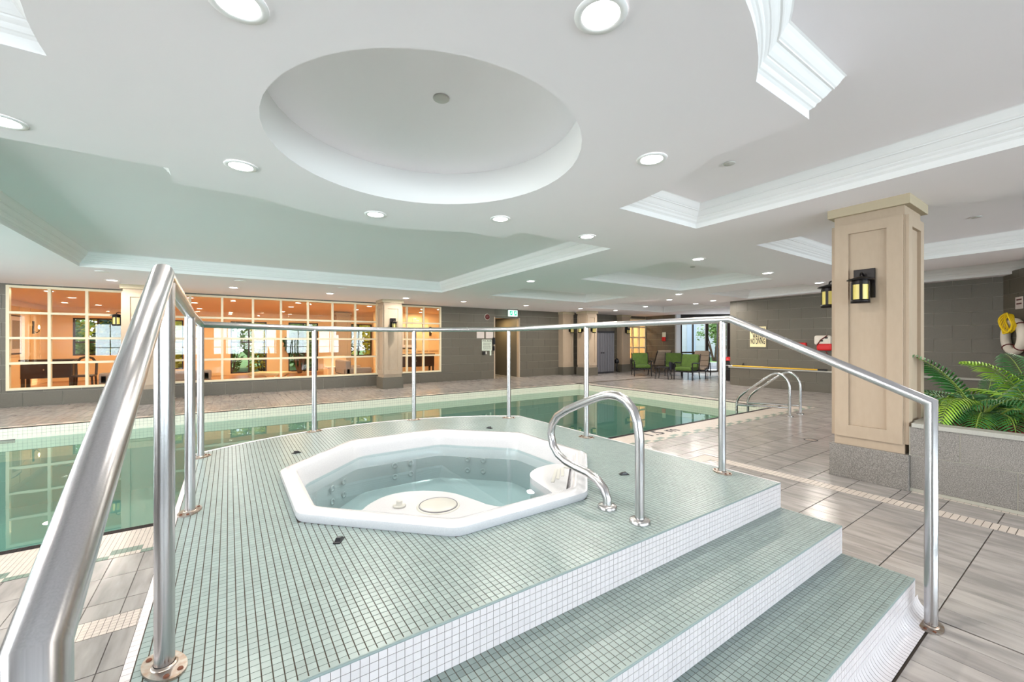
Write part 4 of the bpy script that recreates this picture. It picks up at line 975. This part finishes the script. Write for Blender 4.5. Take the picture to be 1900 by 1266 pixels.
# ------------------------------------------------------------ patio chairs, table, loungers
def patio_chair(p, rz, lab, bag=False):
    e = empty('patio_armchair', p, rz); tag(e, lab, 'armchair', 'green patio armchairs')   # faces +X
    W_ = .33; q = MB()
    for s_ in (-1, 1):
        y = s_*W_
        MB().tube([(.32, y, 0), (.32, y, .30), (.31, y, .60)], .019, 8).build('front_leg', M['chairm'], e)
        MB().tube([(-.40, y, 0), (-.33, y, .16), (-.30, y, .32), (-.36, y, .62), (-.44, y, .86), (-.47, y*.98, .93)], .018, 8).build('rear_leg', M['chairm'], e)
        MB().tube([(.36, y, .57), (.33, y, .605), (.2, y, .62), (-.1, y, .60), (-.36, y, .60)], .022, 8).build('armrest', M['chairm'], e)
    q.bar((.32, -W_, .30), (.32, W_, .30), .03, .035); q.bar((-.30, -W_, .30), (-.30, W_, .30), .03, .035)
    for s_ in (-1, 1): q.bar((-.30, s_*W_, .30), (.32, s_*W_, .30), .03, .035)
    for k in range(5): q.bar((-.30, -.24+.12*k, .31), (.32, -.24+.12*k, .31), .03, .01)
    q.bar((-.445, -W_, .86), (-.445, W_, .86), .02, .02); q.build('seat_frame', M['chairm'], e)
    c = MB(); c.box(-.28, .36, -.30, .30, .33, .47); c = c.build('seat_cushion', M['chairg'], e, bevel=.05); c.modifiers[0].segments = 3
    d = MB(); d.obox((-.335, 0, .66), (.075, 0, .012), (0, .31, 0), (-.075, 0, .26)); d = d.build('back_cushion', M['chairg'], e, bevel=.05); d.modifiers[0].segments = 3
    return e
patio_chair((13.95, 11.05, 0), math.radians(228), 'green cushioned black patio armchair at the left of the group, facing the pool')
patio_chair((13.95, 9.02, 0), math.radians(176+15), 'green cushioned patio armchair nearest the camera, with a dark bag over its arm')
patio_chair(at(1250, 17.0), math.radians(215), 'green cushioned patio armchair behind the side table, partly hidden')
patio_chair(at(1366, 16.8), math.radians(150), 'green cushioned patio armchair showing beside the end of the right wall')
bg = empty('dark_bag', (13.66, 9.38, .0)); tag(bg, 'dark cloth draped over the arm of the nearest patio armchair', 'cloth')
q = MB(); q.add([(-.25, 0, .66), (.28, 0, .56), (.28, 0, .40), (-.25, .0, .34), (-.25, .08, .66), (.28, .08, .56), (.28, .08, .40), (-.25, .08, .34)], [(3, 2, 1, 0), (4, 5, 6, 7), (0, 1, 5, 4), (1, 2, 6, 5), (2, 3, 7, 6), (3, 0, 4, 7)]); q = q.build('cloth', M['navy'], bg, bevel=.02); q.rotation_euler.z = math.radians(15)
tb = empty('side_table', at(1231, 15.55)); tag(tb, 'small square dark metal side table between the green armchairs', 'table'); tb.rotation_euler = (0, 0, .35)
MB().box(-.26, .26, -.26, .26, .42, .45).build('top', M['chairm'], tb, bevel=.008)
for a in (-1, 1):
    for c in (-1, 1): MB().tube([(a*.22, c*.22, .42), (a*.21, c*.21, .2), (a*.24, c*.24, 0)], .016, 8).build('leg', M['chairm'], tb)
def lounger(p, rz, lab):
    e = empty('chaise_lounge', p, rz); tag(e, lab, 'lounger', 'beige chaise lounges')
    q = MB()
    for s_ in (-1, 1): q.tube([(1.3, s_*.3, .32), (.0, s_*.3, .34), (-.05, s_*.3, .36), (-.50, s_*.3, .98)], .018, 8)
    for x in (.1, .4, .7, 1.0, 1.3): q.bar((x, -.3, .32), (x, .3, .32), .02, .02)
    q.build('frame', M['chairm'], e)
    for s_ in (-1, 1):
        MB().tube([(1.2, s_*.3, .32), (1.24, s_*.3, 0)], .016, 8).build('leg', M['chairm'], e)
        MB().tube([(.35, s_*.32, .32), (.38, s_*.33, .52), (.25, s_*.34, .58), (-.05, s_*.34, .55), (-.2, s_*.34, .40), (-.28, s_*.33, .2)], .018, 8).build('armrest', M['chairm'], e)
        MB().tube([(-.28+.14*math.cos(t), s_*.33, .15+.14*math.sin(t)) for t in [k*2*PI/16 for k in range(16)]], .012, 6, closed=True).build('wheel', M['chairm'], e)
    c = MB(); c.box(.02, 1.28, -.28, .28, .34, .42); c.build('seat_cushion', M['beige'], e, bevel=.03)
    for k in range(3):
        t0 = .04+k*.235; m_ = Vector((-.06-.48*(t0+.11)/.78, 0, .42+.66*(t0+.11)/.78-.03)); dv = Vector((-.50, 0, .66)).normalized()
        q = MB(); q.obox(m_, dv*.118, (0, .28, 0), Vector((dv.z, 0, -dv.x))*.035); q.build('back_cushion', M['beige'], e, bevel=.025)
lounger(at(1300, 16.6), math.radians(205), 'beige cushioned chaise lounge with black wheels behind the nearest green armchair')
lounger(at(1225, 18.3), math.radians(56), 'beige cushioned chaise lounge standing behind the side table')

# ------------------------------------------------------------ lobby behind the window wall
LZ = 2.62
lo_ = empty('wall_lobby', (1.5, 21, 0)); tag(lo_, kind='structure')
ops = [(-4.6, -3.3, .9), (-2.7, -1.5, .3), (.05, 1.36, .05), (2.2, 3.42, .05), (4.6, 5.88, .7)]
b = MB(); xs_ = [-5.3]+[e for o in ops for e in o[:2]]+[9.5]
for i in range(0, len(xs_), 2): b.box(xs_[i], xs_[i+1], 21, 21.2, 0, LZ)
for a, c, z in ops: b.box(a, c, 21, 21.2, 0, z); b.box(a, c, 21, 21.2, 2.25, LZ)
b.box(-5.4, -5.2, WY+.1, 21.2, 0, LZ); b.box(4.9, 8.15, 17.1, 17.3, 0, LZ); b.box(8.1, 8.2, 15.2, 17.3, 0, LZ); b.box(4.9, 5.0, 17.2, 21, 0, LZ) if False else None
b.box(9.42, 9.6, 15.2, 21.2, 0, LZ)
b.build('plaster', M['lwall'], lo_, world=True)
b = MB()
for k in range(9): b.box(-5.2, -5.185, 13.7+k*.82, 13.78+k*.82, 0, 2.5)
for z in (0, .95, 1.9, 2.45): b.box(-5.2, -5.18, 13.5, 21, z, z+.09)
for k in range(5): b.box(5.1+k*.7, 5.17+k*.7, 17.08, 17.1, 0, 2.5)
for z in (0, 1.0, 2.4): b.box(4.9, 8.1, 17.075, 17.1, z, z+.09)
b.build('panel_moulding', M['lwall'], lo_, world=True)
for a, c, z in ops:
    we = MB()
    for x in (a, (a+c)/2-.03, c-.05): we.box(x, x+.05, 21.05, 21.12, z, 2.25)
    for zz in (z, 1.35, 2.2): we.box(a, c, 21.05, 21.12, zz, zz+.05)
    we = we.build('garden_window_frame', M['wood'], lo_, world=True)
    MB().box(a, c, 21.08, 21.085, z, 2.25).build('garden_window_pane', M['pane'], we, world=False).location = -wloc(we)
tag(MB().box(-5.4, 9.6, WY+.12, 21.2, LZ, LZ+.1).build('ceiling_lobby', M['lceil']), kind='structure')
lf = empty('floor_lobby'); tag(lf, kind='structure')
b = MB(); b.box(-5.4, 8.2, WY+.12, 21.2, -.1, -.002); b.build('subfloor', M['lfloor'], lf)
b = MB()
for i in range(46):
    y = WY+.13+i*.17; x = -5.2-(i*.37 % 1.4)
    while x < 8.1:
        a, c = max(-5.2, x), min(8.1, x+1.4); x += 1.4
        if c-a > .05: b.box(a+.003, c-.003, y+.002, y+.168, -.004, .0)
tag(b.build('floorboard', M['lfloor'], lf), kind='stuff')
wl_ = bpy.data.lights.new('lobby_downlight', 'AREA'); wl_.shape = 'DISK'; wl_.size = .2; wl_.energy = LOBBY_W; wl_.color = (1, .74, .44)
i = 0
for x in (-3.6, -.9, 1.8, 4.0, 6.6):
    for y in (14.6, 16.4, 19.2):
        if x > 4.9 and y > 17: continue
        e = copy_tree(next(o for o in bpy.data.objects if o.name == 'recessed_downlight')); e.location = (x, y, LZ); i += 1
        tag(e, 'warm lobby downlight, %s row from the windows, %s from the left' % (['first', 'second', 'third'][[14.6, 16.4, 19.2].index(y)], ['first', 'second', 'third', 'fourth', 'fifth'][[-3.6, -.9, 1.8, 4.0, 6.6].index(x)]), 'downlight', 'lobby downlights')
        q = bpy.data.objects.new('lobby_lamp', wl_); COL.objects.link(q); q.location = (x, y, LZ-.03)
M['bulb'] = mat('warm_bulb', (255, 236, 190), .5, emis=(255, 226, 160), es=9)
def sconce(p, rz, lab):
    e = empty('wall_sconce', p, rz); tag(e, lab, 'sconce', 'lobby wall sconces')
    MB().box(0, .02, -.05, .05, -.2, .2).build('back_plate', M['wood'], e); MB().tube([(.02, 0, -.12), (.08, 0, -.17), (.13, 0, -.12), (.13, 0, -.05)], .01, 6).build('arm', M['wood'], e)
    MB().lathe((.13, 0, -.05), [(0, 0), (.02, .01), (.026, .06), (.014, .11), (0, .14)], 10).build('bulb', M['bulb'], e)
for y, l in ((14.5, 'nearest the window'), (16.9, 'second from the window'), (19.6, 'third from the window')): sconce((-5.18, y, 1.85), 0, 'brass and black candle sconce on the lobby left wall, '+l)
sconce((7.3, 17.08, 1.85), -PI/2, 'candle sconce on the lobby wall behind the right end of the windows')
def picture(p, rz, w_, h_, lab):
    e = empty('framed_picture', p, rz); tag(e, lab, 'picture', 'lobby pictures')
    MB().box(0, .03, -w_/2, w_/2, -h_/2, h_/2).build('frame', M['wood'], e, bevel=.004); MB().box(.03, .034, -w_/2+.04, w_/2-.04, -h_/2+.04, h_/2-.04).build('mat_board', M['paper'], e); MB().box(.034, .036, -w_/2+.14, w_/2-.14, -h_/2+.16, h_/2-.16).build('print', M['beige'], e)
picture((-5.18, 18.2, 1.6), 0, .8, 1.15, 'dark framed picture on the lobby left wall between two sconces'); picture((-5.18, 15.6, 1.6), 0, .7, 1.0, 'dark framed picture on the lobby left wall near the window')
picture((6.3, 17.08, 1.55), -PI/2, .7, .9, 'dark framed picture on the lobby wall behind the right end of the windows')
def console(p, rz, lab, W_=1.5):
    e = empty('console_table', p, rz); tag(e, lab, 'console', 'dark consoles')
    MB().box(-W_/2-.03, W_/2+.03, -.24, .24, .86, .90).build('top', M['wood'], e, bevel=.006); MB().box(-W_/2, W_/2, -.22, .22, .38, .86).build('body', M['wood'], e)
    for k in (-1, 1):
        d_ = MB().box(min(0, k*W_/2)+.03, max(0, k*W_/2)-.03, -.235, -.22, .42, .82).build('door', M['wood'], e); MB().box(k*.06-.015, k*.06+.015, -.25, -.235, .6, .64).build('knob', M['steel'], d_)
        for q in (-.18, .18): MB().box(k*(W_/2-.04)-.035, k*(W_/2-.04)+.035, q-.03, q+.03, 0, .38).build('leg', M['wood'], e)
console(at(78, 11.2)+Vector((0, .6, 0)), 0, 'dark wooden sideboard on legs in the lobby behind the leftmost windows', 1.0)
console((6.2, 16.3, 0), 0, 'dark wooden sideboard on legs in the lobby behind the rightmost windows', 1.7)
ch = empty('carved_side_chair', at(140, 10.9)+Vector((0, .8, 0))); tag(ch, 'dark wooden side chair with arched back beside the lobby sideboard', 'chair')
MB().box(-.22, .22, -.22, .22, .42, .47).build('seat', M['wood'], ch, bevel=.01); MB().tube([(-.2, .2, .45), (-.21, .22, .78), (-.12, .23, .93), (0, .23, .97), (.12, .23, .93), (.21, .22, .78), (.2, .2, .45)], .03, 8).build('backrest', M['wood'], ch)
for a in (-1, 1):
    for c in (-1, 1): MB().tube([(a*.19, c*.19, .44), (a*.2, c*.2, .2), (a*.22, c*.22, 0)], .025, 8).build('leg', M['wood'], ch)
def sofa(p, rz, W_, lab, arm=.5, seat=.42, back=.75):
    e = empty('lobby_sofa', p, rz); tag(e, lab, 'sofa', 'lobby sofas')
    MB().box(-W_/2, W_/2, -.42, .42, .08, .30).build('base', M['sofa'], e, bevel=.02)
    MB().box(-W_/2, W_/2, .24, .42, .3, back).build('backrest', M['sofa'], e, bevel=.05)
    for k in (-1, 1): MB().box(min(k*W_/2, k*(W_/2-.18)), max(k*W_/2, k*(W_/2-.18)), -.42, .42, .3, arm).build('armrest', M['sofa'], e, bevel=.04)
    for k in range(2):
        w_ = (W_-.36)/2; MB().box(-W_/2+.18+k*w_+.01, -W_/2+.18+(k+1)*w_-.01, -.42, .24, .30, seat).build('seat_cushion', M['tan'], e, bevel=.04)
sofa(at(330, 10.6)+Vector((-.5, 1.4, 0)), PI, 2.3, 'long grey sofa with tan seat in the lobby, behind the steel posts', .56, .44, .60)
sofa(at(655, 14.2), PI*.5, 1.6, 'grey sofa seen from its end behind the window, left of the column', .55, .44, .78)
tn = empty('tan_armchair', at(625, 15.6)); tag(tn, 'tan upholstered armchair with pale throw in the lobby beside the end-on sofa', 'armchair')
MB().box(-.4, .4, -.4, .4, .1, .45).build('seat', M['tan'], tn, bevel=.05); MB().box(-.4, .4, .25, .45, .4, .85).build('backrest', M['tan'], tn, bevel=.06); MB().box(-.42, .42, -.42, .0, .44, .48).build('throw', M['whitep'], tn, bevel=.01)
ct = empty('coffee_table', at(500, 12.9)+Vector((0, 0, 0)), -.6); tag(ct, 'pale wooden coffee table with crossed V legs in the lobby', 'coffee table')
MB().box(-.5, .5, -.35, .35, .40, .45).build('top', M['lightwood'], ct, bevel=.006)
for y in (-.3, .3):
    q = MB(); q.bar((-.44, y, .40), (0, y, .03), .05, .05); q.bar((.44, y, .40), (0, y, .03), .05, .05); q.bar((-.44, y, .385), (.44, y, .385), .05, .03); q.build('leg', M['lightwood'], ct)
# staircase rails and dark timber wall
for (u0, z0_, u1, z1_, l) in ((386, .62, 436, 1.62, 'rising to the right, behind the left steel posts'), (522, 1.72, 570, .72, 'falling to the right, left of the middle steel post')):
    A = at(u0, 18.6); B = at(u1, 18.9); e = empty('stair_railing', A); tag(e, 'mahogany lobby stair rail, '+l, 'stair rail', 'lobby stair rails')
    q = MB(); q.tube([(0, 0, z0_), tuple(B-A+Vector((0, 0, z1_)))], .045, 8); q.build('handrail', M['mid'], e)
    for k in range(11):
        t = k/10; p = (B-A)*t; q = MB(); q.tube([(p.x, p.y, max(.02, z0_+(z1_-z0_)*t-.85)), (p.x, p.y, z0_+(z1_-z0_)*t)], .014, 6); q.build('baluster', M['chairm'], e)
tw = empty('timber_clad_wall', at(505, 20.2)); tag(tw, 'dark timber clad pier between the two garden windows in the lobby', 'pier')
for k in range(13): MB().box(-.38, .38, -.1, .1, k*.2, k*.2+.19).build('board', M['mid' if k % 3 else 'wood'], tw)
MB().tube([(-.4, -.05, 2.6), (-.2, -.1, 1.9), (.15, -.15, 1.4)], .06, 8).build('timber_brace', M['wood'], tw)
column(at(634, 17.2).x-.3, at(634, 17.2).y-.3, 'cream panelled column inside the lobby, seen through the windows left of the end column', gran='wall')
for o_ in bpy.data.objects:
    if o_.name == 'none': pass

# ------------------------------------------------------------ foliage and outdoors
def leaves(n, c, r, size, seed, flat=1.0):
    rd = random.Random(seed); q = MB()
    cl = [Vector((rd.gauss(0, .45), rd.gauss(0, .45), rd.gauss(0, .4))) for _ in range(max(4, n//60))]
    for _ in range(n):
        k = rd.choice(cl); v = k+Vector((rd.gauss(0, .16), rd.gauss(0, .16), rd.gauss(0, .14)))
        if v.length > 1.05: v *= 1.05/v.length
        p = Vector((c[0]+v.x*r[0], c[1]+v.y*r[1], c[2]+v.z*r[2]))
        a = Vector((rd.gauss(0, 1), rd.gauss(0, 1), rd.gauss(0, .6))).normalized(); b_ = a.orthogonal().normalized(); s_ = size*rd.uniform(.6, 1.3)
        q.add([p-a*s_, p-b_*s_*.5, p+a*s_, p+b_*s_*.5], [(0, 1, 2, 3)])
    return q
def tree(p, H, r, lab, mt='leafg', n=1600, size=.10, nm='garden_tree', cat='tree', z0=None, seed=0, group=None):
    e = empty(nm, p); tag(e, lab, cat, group)
    z0 = H*.55 if z0 is None else z0
    q = MB(); rd = random.Random(seed)
    for k in range(5):
        a = k*1.3+seed; q.tube([(0, 0, 0), (.12*math.cos(a), .12*math.sin(a), z0*.4), (r*.35*math.cos(a), r*.35*math.sin(a), z0), (r*.6*math.cos(a), r*.6*math.sin(a), z0+(H-z0)*.4)], lambda t: .06*(1-t)+.015, 6)
    q.build('trunk', M['bark'], e)
    leaves(n, (0, 0, (z0+H)/2+.1), (r, r, (H-z0)*.75), size, seed).build('foliage', M[mt], e)
    return e
tree(at(395, 18.0), 2.2, .55, 'dark leafy plant in the lobby behind the left stair rail', 'leafd', 700, .11, 'indoor_plant', 'plant', .7, 1, 'lobby plants')
tree(at(556, 18.3), 2.1, .55, 'dark leafy plant in the lobby beside the right stair rail', 'leafd', 700, .11, 'indoor_plant', 'plant', .7, 2, 'lobby plants')
g_ = empty('ground_garden'); tag(g_, kind='structure')
MB().box(-40, 60, 21.3, 70, -.12, -.05).build('lawn', M['grass'], g_); MB().box(-60, 60, -50, -8.25, -.12, -.05).build('lawn', M['grass'], g_)
MB().prism([(17.2, 12.2), (21.2, 9.3), (60, 9.3), (60, 21.2), (17.2, 21.2)], -.12, -.03).build('patio', M['paving'], g_)
L_ = ['yellow leaved tree', 'dense green tree', 'pale green shrub tree']
for k in range(9):
    x = -11+k*3.3; tree((x, 25.5+(k % 3)*1.4, -.05), 4.2+(k % 2), 1.7, 'leafy %s in the garden beyond the lobby, %s' % (['yellow', 'green', 'pale green'][k % 3], ['far left', 'left', 'left of the stairs', 'behind the left stair', 'behind the timber pier', 'right of the timber pier', 'behind the cream column', 'right', 'far right'][k]), ['leafy', 'leafg', 'leafy'][k % 3], 3000, .2, z0=.5, seed=k, group='trees beyond the lobby')
for k in range(10):
    x = -7+k*1.7; tree((x, 22.9+(k % 2)*.5, -.05), 2.0+.5*(k % 3), .95, ['%s bush outside the lobby windows, %s' % (c_, p_) for c_, p_ in zip(['yellow', 'green', 'dark green', 'yellow', 'green']*2, ['at the far left', 'second from left', 'third from left', 'left of the stair', 'behind the left stair rail', 'left of the timber pier', 'right of the timber pier', 'behind the right stair rail', 'second from right', 'at the far right'])][k], ['leafy', 'leafg', 'leafd', 'leafy', 'leafg'][k % 5], 2200, .1, 'garden_bush', 'bush', .1, 60+k, 'bushes beyond the lobby')
for k in range(9):
    x = -15+k*3.6; tree((x, -14.5-(k % 3)*1.2, -.05), 5.0, 2.3, 'tree in the garden behind the camera, %s from the left' % ['first', 'second', 'third', 'fourth', 'fifth', 'sixth', 'seventh', 'eighth', 'ninth'][k], ['leafy', 'leafg', 'leafy'][k % 3], 2400, .22, z0=.8, seed=30+k, group='trees behind the camera')
# garden seen through the glass end wall
hs = empty('white_sided_house', at(1290, 29)); hs.rotation_euler = (0, 0, -YAW); tag(hs, 'pale sided house wall outside the glass end wall', 'house')
MB().box(-7, 4.2, 0, .4, 0, 5.5).build('wall', M['siding'], hs)
for k in range(11): MB().box(-7, 4.2, -.03, 0, .05+k*.5, .05+k*.5+.47).build('siding_board', M['siding'], hs)
MB().box(1.2, 2.0, -.08, -.03, 2.0, 2.9).build('window', M['gwin'], hs); MB().box(-.6, .0, -.1, -.03, 0, 2.6).build('corner_board', M['pillarw'], hs)
tree(at(1326, 23.5), 2.9, .95, 'green shrub tree with crooked pinkish trunk just outside the glass end wall', 'leafg', 1500, .09, z0=1.2, seed=4)
tree(at(1362, 24.5), 3.4, 1.2, 'leafy green tree outside at the right of the glass end wall', 'leafg', 1500, .1, z0=1.0, seed=6)
tree(at(1243, 24), 1.2, .5, 'low dark green shrub outside near the grey far wall', 'leafd', 500, .09, 'garden_shrub', 'shrub', .2, 8)
tree(at(1400, 33), 7, 3.5, 'large leafy tree in the distance outside the glass end wall', 'leafg', 2500, .25, z0=1.5, seed=9)
rw = empty('garden_block_edging', at(1325, 21.6)); rw.rotation_euler = (0, 0, -YAW); tag(rw, 'low grey block edging in front of the lawn outside the glass end wall', 'edging')
for j in range(2):
    for k in range(12): MB().box(-1.2+k*.42+(j % 2)*.2, -1.2+k*.42+.41+(j % 2)*.2, -.15, .15, j*.17-.03, j*.17+.135).build('block', M['stone'], rw)
q = MB().box(-1.2, 9, .15, 8, .2, .3).build('lawn_strip', M['grass'], rw)
